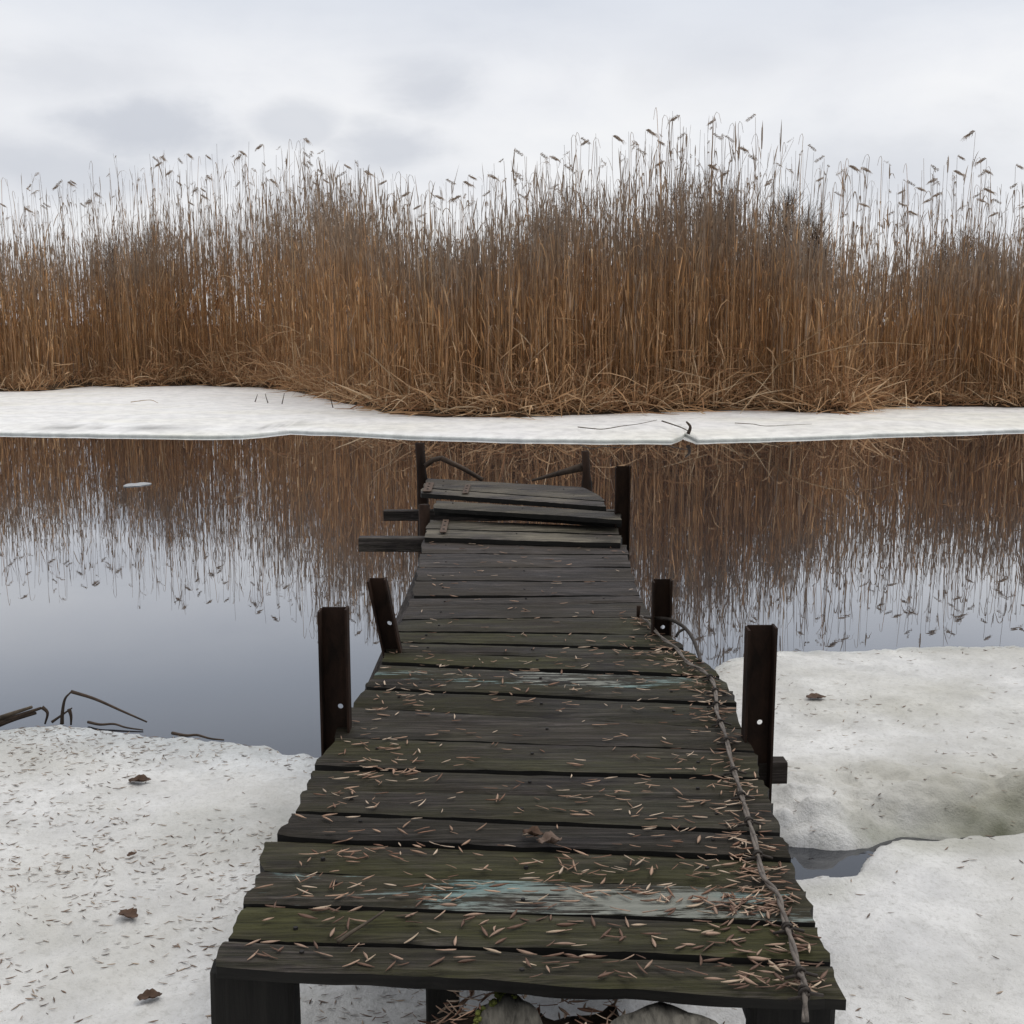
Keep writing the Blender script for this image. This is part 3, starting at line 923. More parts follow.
# ------------------------------------------------------------------ bare shrubs behind the reeds
def shrub(px, ytop, Y, wpx, label, seed):
    rs = np.random.default_rng(seed)
    top = at_y(px, ytop, Y)
    H = top.z - 0.3; W = wpx * Y / F
    root = empty('bare_shrub', (top.x, Y, 0.3))
    tag(root, label, 'shrub', None)
    s = Soup(); tw = Soup()
    nst = 26
    a = rs.uniform(0, 2 * np.pi, nst); rr = W * 0.5 * np.sqrt(rs.uniform(0, 1, nst))
    k = 7
    t = np.linspace(0, 1, k)[None, :]
    hh = H * np.sqrt(np.clip(1 - (rr / (W * 0.62)) ** 2, 0.1, 1)) * rs.uniform(0.75, 0.97, nst)
    P = np.zeros((nst, k, 3))
    P[..., 0] = top.x + (np.cos(a) * rr)[:, None] * (0.15 + 0.85 * t ** 0.8)
    P[..., 1] = Y + (np.sin(a) * rr)[:, None] * (0.15 + 0.85 * t ** 0.8)
    P[..., 2] = 0.3 + hh[:, None] * t
    P[:, 1:] += rs.normal(0, 0.05, (nst, k - 1, 3))
    col_ = np.array([0.105, 0.085, 0.072])
    s.tubes(P, np.linspace(0.03, 0.006, k)[None, :].repeat(nst, 0), np.ones((nst, k, 3)) * col_, 5)
    nt_ = 2800
    i = rs.integers(0, nst, nt_); f = rs.uniform(0.25, 1, nt_) ** 0.7 * (k - 1.001); i0 = f.astype(int); fr = (f - i0)[:, None]
    p0 = P[i, i0] * (1 - fr) + P[i, i0 + 1] * fr
    ln = rs.uniform(0.3, 0.85, nt_); aa = rs.uniform(0, 2 * np.pi, nt_); ee = rs.uniform(0.5, 1.4, nt_)
    t = np.linspace(0, 1, 4)[None, :]
    Q = np.zeros((nt_, 4, 3))
    Q[..., 0] = p0[:, :1] + (np.cos(aa) * np.cos(ee) * ln)[:, None] * t
    Q[..., 1] = p0[:, 1:2] + (np.sin(aa) * np.cos(ee) * ln)[:, None] * t
    Q[..., 2] = p0[:, 2:3] + (np.sin(ee) * ln)[:, None] * t + 0.08 * t ** 2
    Q[:, 1:] += rs.normal(0, 0.015, (nt_, 3, 3))
    over = np.maximum(Q[:, :, 2].max(1) - (top.z), 0)
    Q[:, :, 2] -= over[:, None]
    tw.tubes(Q, np.array([[0.007, 0.0055, 0.004, 0.002]]).repeat(nt_, 0), np.ones((nt_, 4, 3)) * (np.array([0.135, 0.098, 0.075]) * rs.uniform(0.6, 1.3, (nt_, 1, 1))))
    link('trunk', s.mesh('shrub_stems', root.location), M_reed, root, root.location)
    link('crown', tw.mesh('shrub_twigs', root.location), M_reed, root, root.location)


shrub(340, 186, 33, 125, 'rounded brown bare shrub whose dome rises above the reeds left of centre', 1)
shrub(135, 222, 36, 110, 'low grey bare shrub showing through the thin reeds on the left', 2)
shrub(560, 190, 29, 110, 'bare grey twiggy shrub just left of the tallest reeds in the middle', 3)
shrub(690, 165, 28, 130, 'bare grey twiggy shrub in the middle of the tallest reeds', 4)
shrub(790, 185, 29, 90, 'bare grey twiggy shrub at the right end of the tallest reeds', 5)
shrub(455, 238, 35, 90, 'small bare shrub in the dip of the reed line behind the jetty', 6)
shrub(965, 225, 32, 90, 'bare twiggy shrub among the reeds near the right edge', 7)

# ------------------------------------------------------------------ the jetty
DZ = 0.52
J0 = Vector((0.02, 4.4, 0.0))
jetty = empty('jetty', J0)
tag(jetty, 'long narrow wooden jetty of dark mossy planks running out over the water', 'jetty')


def plank(nl, nr, fr_, fl, ztop, th=0.032, gap=0.007, moss=0.0, paint=0.0, pale=0.0, rag=0.007, nails=True, name='plank', tilt=0.0, px0=0.0, pw=0.6):
    """board between its near edge (nl, nr) and far edge (fl, fr_) as image points on its own top plane"""
    A, B, Cc, D = at(*nl, ztop), at(*nr, ztop), at(*fr_, ztop), at(*fl, ztop)
    g1 = (D - A).normalized() * gap / 2; g2 = (Cc - B).normalized() * gap / 2
    A, B, Cc, D = A + g1, B + g2, Cc - g2, D - g1
    seed = random.randint(0, 99999)
    nu, nv = 40, 7
    s = np.linspace(0, 1, nu); v = np.linspace(0, 1, nv)
    SS, VV = np.meshgrid(s, v, indexing='ij')
    A_, B_, C_, D_ = (np.array(q) for q in (A, B, Cc, D))
    P = (A_[None, None] * ((1 - SS) * (1 - VV))[..., None] + B_[None, None] * (SS * (1 - VV))[..., None]
         + C_[None, None] * (SS * VV)[..., None] + D_[None, None] * ((1 - SS) * VV)[..., None])
    # ragged ends and slightly wavering edges
    en = rag * fbm(VV * 4 + seed, VV * 0, 3, seed % 97) * 1.8
    P[..., 0] += en * (sstep((0.03 - SS) / 0.03) + sstep((SS - 0.97) / 0.03))
    ed = 0.007 * fbm(SS * 7 + seed, SS * 0 + 2, 3, seed % 89)
    P[..., 1] += ed * np.abs(2 * VV - 1) ** 2
    ed2 = 0.010 * np.clip(fbm(SS * 16 + seed, VV * 0 + 5, 3, seed % 83), -1, 0.1)      # chips in the near edge
    P[..., 1] -= ed2 * (VV < 0.05)
    cup = 0.003 * (2 * VV - 1) ** 2 * random.choice((-1, 1, 0.5)) + 0.004 * fbm(SS * 3 + seed, VV * 0.5, 2, seed % 79)
    P[..., 2] += cup + 0.0015 * fbm(SS * 60, VV * 5 + seed, 2, 3) + tilt * (SS - 0.5)
    rd = 0.005
    edge = np.minimum(np.minimum(VV, 1 - VV) * 8, 1)
    P[..., 2] -= rd * (1 - np.minimum(edge, 1)) ** 2
    top = P.reshape(-1, 3)
    bot = top.copy(); bot[:, 2] = ztop - th + tilt * (SS.ravel() - 0.5) + 0.003 * fbm(SS.ravel() * 9 + seed, VV.ravel(), 2, 7)
    nn = nu * nv
    faces = [tuple(f) for f in quads_grid(nu, nv)] + [tuple(f[::-1]) for f in quads_grid(nu, nv, nn)]
    for i in range(nu - 1):
        a, b = i * nv, (i + 1) * nv
        faces.append((a, a + nn, b + nn, b)[::-1])
        a, b = i * nv + nv - 1, (i + 1) * nv + nv - 1
        faces.append((a, b, b + nn, a + nn)[::-1])
    for j in range(nv - 1):
        faces.append((j, j + 1, j + 1 + nn, j + nn)[::-1])
        a = (nu - 1) * nv + j
        faces.append((a, a + nn, a + 1 + nn, a + 1)[::-1])
    org = Vector((A + B + Cc + D) / 4)
    me = mesh_from(name, np.concatenate([top, bot]), faces, org)
    bm = bmesh.new(); bm.from_mesh(me); bmesh.ops.recalc_face_normals(bm, faces=bm.faces[:])
    for f_ in bm.faces: f_.material_index = 1 if abs(f_.normal.z) < 0.5 or f_.normal.z < -0.5 else 0  # sides and underside take the darker wood that has shade in its colour
    bm.to_mesh(me); bm.free()
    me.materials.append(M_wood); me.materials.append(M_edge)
    o = link(name, me, None, jetty, org)
    o['moss'] = moss; o['paint'] = paint; o['pale'] = pale; o['paint_x'] = px0; o['paint_w'] = pw
    if nails:
        for sx in (0.13 + random.uniform(-.03, .03), 0.5 + random.uniform(-.03, .03), 0.86 + random.uniform(-.03, .03)):
            if random.random() < 0.25: continue
            q = (A * (1 - sx) + B * sx) * 0.5 + (D * (1 - sx) + Cc * sx) * 0.5
            q = q + (D - A) * random.uniform(-0.2, 0.2); q.z = ztop + tilt * (sx - .5)
            bm = bmesh.new()
            bmesh.ops.create_cone(bm, cap_ends=True, segments=10, radius1=0.005, radius2=0.004, depth=0.006, matrix=Matrix.Translation(q + Vector((0, 0, 0.001))))
            link('nail', bm_mesh('nail', bm, q), M_nail, o, q)
    return (A, B, Cc, D, ztop, o)


SE = [((211, 968), (844, 1000)), ((226, 939), (832, 962)), ((243, 903), (814, 925)), ((262, 868), (802, 889)), ((276, 836), (791, 857)),
      ((296, 811), (781, 833)), ((306, 787), (770, 802)), ((316, 766), (763, 776)), ((335, 737), (754, 750)), ((351, 706), (741, 726)),
      ((366, 687), (735, 703)), ((374, 677), (732, 690)), ((382, 662), (718, 676)), ((386, 651), (702, 660)), ((390, 641), (684, 648)),
      ((396, 631), (668, 634)), ((402, 619), (652, 616)), ((407, 606), (642, 602)), ((412, 596), (638, 595)), ((415, 581), (634, 581)),
      ((418, 567), (630, 566)), ((421, 553), (628, 554)), ((424, 539), (627, 544))]
MOSS = [.85, .9, .7, .9, .15, .5, .5, .7, .35, .5, .45, .55, .8, .75, .8, .6, .15, .1, .05, .05, .1, .05]
PAINT = [0, 0, 1.0, .25, 0, 0, 0, 0, 0, 0, 0, 1.0, 0, .1, 0, 0, 0, 0, 0, 0, 0, 0]
DECK = []
for i in range(len(SE) - 1):
    (nl, nr), (fl, fr_) = SE[i], SE[i + 1]
    jl, jr = random.uniform(-2, 2), random.uniform(-1.5, 1.5)
    k = (1 - i / 24)
    if i == 0: jl = jr = 0
    nl = (nl[0] + jl * k, nl[1]); fl = (fl[0] + jl * k, fl[1]); nr = (nr[0] + jr * k, nr[1]); fr_ = (fr_[0] + jr * k, fr_[1])
    if i == 3: fl = (fl[0] - 10, fl[1])
    if i == 15: fr_ = (652, fr_[1]); nr = (656, nr[1])
    if i == 12: nr = (720, nr[1]); fr_ = (704, fr_[1])
    DECK.append(plank(nl, nr, fr_, fl, DZ + random.uniform(-0.004, 0.004), th=0.028 if i else 0.024, gap=random.uniform(0.010, 0.015) if i < 12 else random.uniform(0.013, 0.021), moss=MOSS[i] * random.uniform(.9, 1.1),
                      paint=PAINT[i], px0={2: 0.10, 11: 0.14}.get(i, 0.0), pw={2: 0.5, 11: 0.36}.get(i, 0.6), pale=0.0 if i < 16 else 0.05, tilt=random.uniform(-0.005, 0.005)))
# two pale boards, then the raised far platform
DECK.append(plank((425, 536), (621, 542), (621, 534), (427, 527.5), DZ + 0.03, pale=0.75, moss=.2, gap=.01))
DECK.append(plank((427, 527.5), (621, 534), (615, 526), (430, 519), DZ + 0.035, pale=0.45, moss=.3, gap=.01))
PZ = DZ + 0.12
plank((433, 506.5), (621, 518.5), (620, 511), (437, 499), PZ - 0.012, th=0.03, pale=0.4, moss=.15, gap=.006)
plank((435, 510), (622, 522), (621, 516), (437, 504), PZ - 0.05, th=0.03, pale=0.25, gap=.006, nails=False)
DECK.append(plank((421, 493), (606, 506), (604, 501), (423, 487.5), PZ + 0.006, th=0.03, pale=0.65, gap=.01))
DECK.append(plank((423, 487.5), (604, 501), (601, 496), (425, 482.5), PZ + 0.006, th=0.03, pale=0.5, gap=.012))
DECK.append(plank((425, 482.5), (601, 496), (579, 485.5), (428, 477), PZ + 0.004, th=0.03, pale=0.3, gap=.014))


def beam(a, b, w_, h_, label=None, name='beam', mat=None, moss=0.0, pale=0.0):
    """squared timber from a to b (centre line), width w_ and height h_, softened edges"""
    a, b = Vector(a), Vector(b)
    d = (b - a); ln_ = d.length; d.normalize()
    sidev = d.cross(Vector((0, 0, 1)))
    if sidev.length < 0.1: sidev = Vector((1, 0, 0))
    sidev.normalize(); upv = d.cross(sidev).normalized(); sidev = upv.cross(d).normalized()
    bm = bmesh.new()
    c = 0.07
    sec = [(-.5, -.5 + c), (-.5 + c, -.5), (.5 - c, -.5), (.5, -.5 + c), (.5, .5 - c), (.5 - c, .5), (-.5 + c, .5), (-.5, .5 - c)]
    ns = max(2, int(ln_ / 0.15))
    rings = []
    for i in range(ns + 1):
        q = a + d * ln_ * i / ns
        rings.append([bm.verts.new(q + sidev * (s_[0] * w_ + random.uniform(-.002, .002)) + upv * (s_[1] * h_ + random.uniform(-.002, .002))) for s_ in sec])
    for i in range(ns):
        for k in range(8):
            bm.faces.new((rings[i][k], rings[i][(k + 1) % 8], rings[i + 1][(k + 1) % 8], rings[i + 1][k]))
    bm.faces.new(rings[0]); bm.faces.new(rings[-1][::-1])
    org = (a + b) / 2
    me = bm_mesh(name, bm, Vector((0, 0, 0)))
    # local frame with x along the timber so the grain follows it
    M = Matrix((d, sidev, upv)).transposed().to_4x4(); M.translation = org
    me.transform(M.inverted())
    o = link(name, me, mat or M_wood, jetty, org)
    o.rotation_mode = 'QUATERNION'; o.rotation_quaternion = M.to_quaternion()
    o['moss'] = moss; o['pale'] = pale; o['paint'] = 0.0
    return o


# stringers, cross timbers
lz = DZ - 0.085
L0 = at(252, 940, DZ); L1 = at(431, 520, DZ); R0 = at(796, 960, DZ); R1 = at(612, 526, DZ)
for a_, b_ in ((L0, L1), (R0, R1)):
    a_ = a_.copy(); b_ = b_.copy(); a_.z = b_.z = lz
    a_.x += 0.02 if a_.x < 0 else -0.05; b_.x += 0.05 if b_.x < 0 else -0.05
    beam(a_, b_, 0.06, 0.09)
cz = DZ - 0.16
beam((at_y(330, 772, 2.95).x, 2.95, cz + .045), (at_y(785, 772, 2.95).x, 2.95, cz + .055), 0.055, 0.06)
beam((at_y(405, 660, 3.85).x, 3.85, cz + .03), (at_y(668, 650, 3.85).x, 3.85, cz + .03), 0.055, 0.06)
tb = at(363, 531, DZ - 0.035)
beam((tb.x, 6.05, DZ - 0.075), (at_y(622, 540, 6.05).x, 6.05, DZ - 0.08), 0.07, 0.075, pale=.35)
tb = at_y(384, 515, 6.75)
beam((tb.x, 6.75, tb.z), (at_y(615, 520, 6.75).x, 6.75, tb.z), 0.06, 0.062, pale=.1)
# front boards that carry the first planks
def front_leg(pl, pr, Y, z0, z1):
    a_ = at_y(pl, 990, Y); b_ = at_y(pr, 990, Y)
    xm = (a_.x + b_.x) / 2
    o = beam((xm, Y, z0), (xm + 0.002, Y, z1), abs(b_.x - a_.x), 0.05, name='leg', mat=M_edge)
front_leg(212, 296, 1.865, -0.1, DZ - 0.03)
front_leg(748, 832, 1.80, -0.1, DZ - 0.03)
front_leg(426, 458, 1.99, -0.1, DZ - 0.033)


def channel(cx_, Y, z0, z1, wd, mat, lean=0.0, hole_z=None, dep=0.045, th=0.006, name='post', face=1, rag=True):
    """steel channel post: web with a bolt hole, two flanges towards the viewer"""
    bm = bmesh.new()
    hw = wd / 2
    # web outline pieces
    hr = 0.0075
    zs = [z0]
    if hole_z: zs += [hole_z - 0.03, hole_z + 0.03]
    zs += [z1]
    def box(x0, x1, y0, y1, za, zb):
        bmesh.ops.create_cube(bm, size=1, matrix=Matrix.Translation(((x0 + x1) / 2, (y0 + y1) / 2, (za + zb) / 2)) @ Matrix.Diagonal((x1 - x0, y1 - y0, zb - za, 1)))
    if hole_z:
        hx = hw * 0.25
        box(-hw + th, hw - th, -th / 2, th / 2, z0, hole_z - 0.02)
        # ring of quads between a circle and the surrounding rectangle
        ns = 16
        ins, outs = [], []
        angs = [2 * math.pi * k / 16 for k in range(16)]
        for sx_ in ((hw - th - hx), -(hw - th + hx)):
            for sz_ in (0.02, -0.02): angs.append(math.atan2(sz_, sx_) % (2 * math.pi))
        angs.sort(); ns = len(angs)
        for an in angs:
            c_, s_ = math.cos(an), math.sin(an)
            rx0, rx1 = (hw - th - hx), (hw - th + hx)
            sx = (rx0 if c_ > 0 else rx1); tt = min(sx / abs(c_) if abs(c_) > 1e-6 else 9, 0.02 / abs(s_) if abs(s_) > 1e-6 else 9)
            for yy_, Lst in ((-th / 2, 0), (th / 2, 1)):
                ins.append(bm.verts.new((hx + c_ * hr, yy_, hole_z + s_ * hr)))
                outs.append(bm.verts.new((hx + c_ * tt, yy_, hole_z + s_ * tt)))
        for k in range(ns):
            k2 = (k + 1) % ns
            bm.faces.new((ins[2 * k], ins[2 * k2], outs[2 * k2], outs[2 * k]))
            bm.faces.new((ins[2 * k + 1], outs[2 * k + 1], outs[2 * k2 + 1], ins[2 * k2 + 1]))
            bm.faces.new((ins[2 * k], ins[2 * k + 1], ins[2 * k2 + 1], ins[2 * k2]))
        box(-hw + th, hw - th, -th / 2, th / 2, hole_z + 0.02, z1)
    else:
        box(-hw + th, hw - th, -th / 2, th / 2, z0, z1)
    box(-hw, -hw + th, -dep * face if face > 0 else -th / 2, th / 2 if face > 0 else dep, z0, z1 - 0.003)
    box(hw - th, hw, -dep * face if face > 0 else -th / 2, th / 2 if face > 0 else dep, z0, z1 + 0.003)
    if lean:
        for v_ in bm.verts: v_.co.x -= (v_.co.z - DZ) * lean
    for v_ in bm.verts: v_.co += Vector((cx_, Y, 0))
    org = Vector((cx_, Y, DZ))
    return link(name, bm_mesh(name, bm, org), mat, jetty, org)


def post_x(pl, pr, py, Y):
    a_, b_ = at_y(pl, py, Y), at_y(pr, py, Y)
    return (a_.x + b_.x) / 2, b_.x - a_.x, a_.z


x_, w_, z_ = post_x(320, 349, 607, 3.0)
channel(x_, 3.0, -0.3, z_, w_, M_steel, hole_z=at_y(342, 706, 3.0).z)
x_, w_, z_ = post_x(745, 774, 625, 2.93)
channel(x_, 2.93, -0.3, z_, w_, M_steel, hole_z=at_y(756, 722, 2.93).z)
x_, w_, z_ = post_x(369, 388, 578, 3.75)
xb_ = at_y(393, 645, 3.75)
channel(xb_.x, 3.75, -0.3, z_, w_, M_steel, lean=(xb_.x - x_) / (z_ - xb_.z), hole_z=at_y(386, 623, 3.75).z)
x_, w_, z_ = post_x(652, 671, 579, 3.98)
channel(x_, 3.98, -0.3, z_, w_, M_rust, hole_z=at_y(663, 627, 3.98).z)
x_, w_, z_ = post_x(615, 630, 466, 5.95)
channel(x_, 5.95, -0.3, z_, w_, M_rust)
# far end: two small posts with leaning braces
def rod(pts, r, mat, name, sides=8):
    bm = bmesh.new(); add_tube(bm, pts, r, sides)
    return link(name, bm_mesh(name, bm, pts[0], True), mat, jetty, pts[0])


x_, w_, z_ = post_x(415, 424.5, 443, 7.25)
rod([Vector((x_ + .02, 7.25, -0.3)), Vector((x_ + .015, 7.25, PZ - .03)), Vector((x_ + .008, 7.25, PZ + 0.05)), Vector((x_, 7.25, z_))], [w_ * .62, w_ * .62, w_ * .5, w_ * .5], M_steel, 'post')
p_ = at_y(426, 515, 6.35)
rod([Vector((p_.x, 6.35, -.3)), Vector((p_.x - .01, 6.35, PZ - .03))], 0.032, M_steel, 'post')
rod([at_y(425, 466, 7.2), at_y(433, 460, 7.2), at_y(441, 458, 7.2)], 0.016, M_darktwig, 'brace')
rod([at_y(441, 458, 7.2), at_y(462, 468, 7.25), at_y(482, 479.5, 7.3)], [0.017, 0.015, 0.014], M_darktwig, 'brace')
x_, w_, z_ = post_x(582, 588.5, 451, 7.0)
rod([Vector((x_ + .02, 7.0, -0.3)), Vector((x_ + .012, 7.0, PZ)), Vector((x_ + .01, 7.0, PZ + .05)), Vector((x_, 7.0, z_))], [.034, .034, .024, .024], M_steel, 'post')
rod([at_y(532, 480.5, 7.25), at_y(556, 474, 7.15), at_y(583, 467, 7.02)], [0.008, 0.018, 0.03], M_darktwig, 'brace', 6)


def strap(px, py0, py1, z, wpx):
    a_, b_ = at(px, py0, z), at(px + 3, py1, z)
    bm = bmesh.new()
    c_ = (a_ + b_) / 2
    ln_ = (b_ - a_).length; wd = wpx * 6.4 / F
    ang = math.atan2((b_ - a_).x, (b_ - a_).y)
    bmesh.ops.create_cube(bm, size=1, matrix=Matrix.Translation(c_ + Vector((0, 0, .004))) @ Matrix.Rotation(-ang, 4, 'Z') @ Matrix.Diagonal((wd, ln_, 0.005, 1)))
    bmesh.ops.bevel(bm, geom=bm.edges[:], offset=0.0015, segments=1, affect='EDGES')
    o = link('hinge_plate', bm_mesh('hinge_plate', bm, c_), M_iron, jetty, c_)
    for t in (0.2, 0.5, 0.8):
        q = a_.lerp(b_, t)
        bm = bmesh.new(); bmesh.ops.create_cone(bm, cap_ends=True, segments=8, radius1=0.007, radius2=0.006, depth=0.005, matrix=Matrix.Translation(q + Vector((0, 0, .0075))))
        link('screw', bm_mesh('screw', bm, q), M_nail, o, q)


strap(443, 533, 520.5, DZ + 0.037, 6)
strap(465, 494, 485.5, PZ + 0.011, 6)
strap(427, 492, 483.5, PZ + 0.011, 9)

# small peg beside the rusty post
q = at(638, 619, DZ)
rod([q, q + Vector((0.002, 0, 0.05))], [0.006, 0.008], M_rust, 'peg')

# ------------------------------------------------------------------ wire along the right edge
wp = [(806, 1004), (804, 985), (799, 970), (791, 940), (782, 910), (777, 893), (763, 876), (755, 842), (746, 811), (740, 790), (732, 764), (725, 734), (717, 713), (716, 697), (713, 682), (703, 671), (687, 662), (676, 648), (661, 637), (648, 622), (641, 616)]
WP = [at(px, py, DZ + 0.017) for px, py in wp]
WP[0].z -= 0.03
WC = catmull(WP, 8)
wire = empty('wire', WP[5])
tag(wire, 'twisted old wire lying along the right edge of the jetty planks', 'wire')
for ph in (0, math.pi):
    pts = []
    for i, p_ in enumerate(WC):
        t_ = (WC[min(i + 1, len(WC) - 1)] - WC[max(i - 1, 0)]).normalized()
        s_ = t_.cross(Vector((0, 0, 1)))
        a_ = i * 0.45 + ph
        pts.append(p_ + s_ * math.cos(a_) * 0.0028 + Vector((0, 0, math.sin(a_) * 0.0028)))
    bm = bmesh.new(); add_tube(bm, pts, 0.0036, 7)
    link('strand', bm_mesh('strand', bm, WP[5], True), M_wire, wire, WP[5])
for f in (0.04, 0.095, 0.17, 0.335, 0.385, 0.44, 0.49, 0.54, 0.58, 0.63, 0.67, 0.72):
    i = int(f * (len(WC) - 1)); p_ = WC[i]; t_ = (WC[i + 1] - WC[i - 1]).normalized()
    s_ = t_.cross(Vector((0, 0, 1))).normalized()
    bm = bmesh.new()
    ring = [p_ + t_ * (0.005 * math.sin(k * 0.31)) + (s_ * math.cos(k * .7) + Vector((0, 0, 1)) * math.sin(k * .7)) * 0.0085 for k in range(19)]
    ring = [p_ + s_ * 0.03 + t_ * 0.006 + Vector((0, 0, -.008))] + ring + [p_ - s_ * 0.026 - t_ * .01 + Vector((0, 0, -.006))]
    add_tube(bm, ring, 0.0028, 6)
    link('wire_tie', bm_mesh('wire_tie', bm, p_, True), M_tie, wire, p_)
lp = [at(645, 617, DZ + .03), at_y(655, 618, 3.97), at_y(670, 619.5, 3.93), at_y(684, 627, 3.85), at_y(693, 639, 3.75), at_y(699, 655, 3.66), at(700, 661, DZ + .01)]
bm = bmesh.new(); add_tube(bm, catmull(lp, 6), 0.0065, 7)
link('loop', bm_mesh('loop', bm, lp[0], True), M_tie, wire, lp[0])
bm = bmesh.new(); add_tube(bm, catmull([at_y(686, 628, 3.84), at_y(679, 632, 3.84), at_y(676, 637, 3.84)], 4), 0.005, 6)
link('loop', bm_mesh('loop', bm, lp[3], True), M_tie, wire, lp[3])

# ------------------------------------------------------------------ winged ash seeds on the planks
def seed_mesh(i):
    ln_ = random.choice((random.uniform(0.030, 0.042), random.uniform(0.022, 0.038))); wd = random.uniform(0.0030, 0.0042)
    k = 8
    V, Fc = [], []
    bend = random.uniform(-0.001, 0.0015); tw_ = random.uniform(-0.4, 0.4); side = random.uniform(-.0018, .0018)
    for j in range(k + 1):
        t = j / k
        prof_ = math.sin(math.pi * min(1, t * 0.97 + 0.03)) ** 0.8 * (1.15 - 0.45 * t)
        if t < 0.12: prof_ *= 0.45
        x = (t - .5) * ln_; z = bend * (4 * (t - .5) ** 2) + 0.001
        yo = side * (4 * (t - .5) ** 2)
        th = 0.0012 if t < 0.5 else 0.0007
        for s_ in (-1, 1):
            V.append((x, yo + s_ * wd * prof_, z + s_ * tw_ * wd * prof_))
        V.append((x, yo, z + th + 0.0005))
    for j in range(k):
        a = j * 3; b = a + 3
        Fc += [(a, b, b + 2, a + 2), (a + 2, b + 2, b + 1, a + 1), (a, a + 1, b + 1, b)]
    return V, Fc


SV = [seed_mesh(i) for i in range(16)]
places = []      # x, y, z, yaw, pitch, variant


def on_deck(i, s, v):
    A, B, Cc, D, z, _ = DECK[i]
    q = (A * (1 - s) + B * s) * (1 - v) + (D * (1 - s) + Cc * s) * v
    q.z = z + 0.0035
    return q


wire_pts = np.array([(p_.x, p_.y) for p_ in WC])
def deck_seed(p_, spread):
    """drop a seed on the board under a point of the deck"""
    x0 = p_.x + random.gauss(0, spread); y0 = p_.y + random.gauss(0, spread * 0.8)
    for i, (A, B, Cc, D, z, _) in enumerate(DECK[:24]):
        yn = A.y + (B.y - A.y) * (x0 - A.x) / (B.x - A.x); yf_ = D.y + (Cc.y - D.y) * (x0 - D.x) / (Cc.x - D.x)
        if yn + .004 < y0 < yf_ - .004:
            t = (y0 - yn) / (yf_ - yn)
            xl = A.x + (D.x - A.x) * t + .02; xr = B.x + (Cc.x - B.x) * t - .02
            if xl < x0 < xr:
                places.append((x0, y0, z + 0.004 + random.uniform(0, 0.003), random.gauss(0, 0.8) + (math.pi if random.random() < .5 else 0), random.gauss(0, 0.07), random.randrange(16)))
            return


def cluster(px, py, nseed, spread):
    p_ = at(px, py, DZ)
    for _ in range(nseed): deck_seed(p_, spread)


# drifts the photo shows
for c in [(345, 850, 14, .045), (375, 850, 12, .04), (330, 890, 16, .06), (300, 905, 10, .05), (325, 925, 10, .05), (270, 950, 12, .05), (310, 955, 8, .05), (375, 768, 22, .06), (345, 790, 16, .05), (420, 770, 16, .07),
          (360, 745, 14, .05), (390, 708, 14, .05), (385, 690, 22, .07), (430, 676, 26, .09), (490, 680, 22, .1), (600, 690, 14, .09), (560, 690, 12, .09),
          (700, 800, 10, .06), (690, 828, 16, .06), (540, 842, 5, .02), (575, 800, 8, .06), (620, 800, 8, .06), (590, 870, 22, .08), (650, 875, 20, .08), (560, 880, 10, .06),
          (610, 890, 12, .06), (540, 895, 10, .06), (525, 925, 10, .05), (640, 915, 10, .06), (730, 905, 40, .05), (755, 890, 40, .05), (760, 920, 30, .045), (770, 875, 22, .04),
          (720, 960, 22, .06), (740, 985, 12, .04), (790, 960, 10, .04), (640, 958, 6, .05), (555, 955, 5, .05), (440, 905, 10, .06), (470, 925, 6, .05), (485, 880, 12, .07), (420, 890, 8, .05),
          (740, 780, 18, .05), (735, 830, 22, .05), (750, 860, 22, .05), (590, 655, 10, .1), (650, 655, 16, .06), (680, 660, 22, .05), (705, 690, 22, .05), (715, 715, 18, .04)]:
    cluster(*c)
for i in range(0, len(WC), 1):
    for _ in range(3): deck_seed(WC[i], 0.04)
for _ in range(260):
    cluster(random.uniform(290, 800), random.uniform(690, 990), random.choice((1, 1, 2, 3)), 0.04)
for _ in range(170):
    cluster(random.uniform(400, 700), random.uniform(540, 690), random.choice((1, 1, 2)), 0.05)
places.sort(key=lambda q: q[1])

SM = []
for i in range(16):
    for mi in range(3):
        me = bpy.data.meshes.new('winged_seed'); me.from_pydata(SV[i][0], [], SV[i][1]); me.update()
        me.polygons.foreach_set('use_smooth', np.ones(len(me.polygons), bool))
        me.materials.append(SEEDM[mi]); SM.append(me)
proto_seed = None
for k, (x, y, z, yaw, pit, vi) in enumerate(places[:300]):
    mi = random.choice((0, 0, 1, 1, 1, 2))
    if proto_seed is None:
        o = bpy.data.objects.new('winged_seed', SM[vi * 3 + mi]); proto_seed = o
    else:
        o = proto_seed.copy(); o.data = SM[vi * 3 + mi]
    COL.objects.link(o)
    o.location = (x, y, z); o.rotation_euler = (random.gauss(0, .3), pit, yaw)
    sc_ = random.uniform(.8, 1.15); o.scale = (sc_, sc_ * random.uniform(.75, 1.1), sc_)
    tag(o, 'small tan winged seed lying dry on the nearest dark planks of the jetty', 'seed', 'fallen winged seeds on the jetty planks')


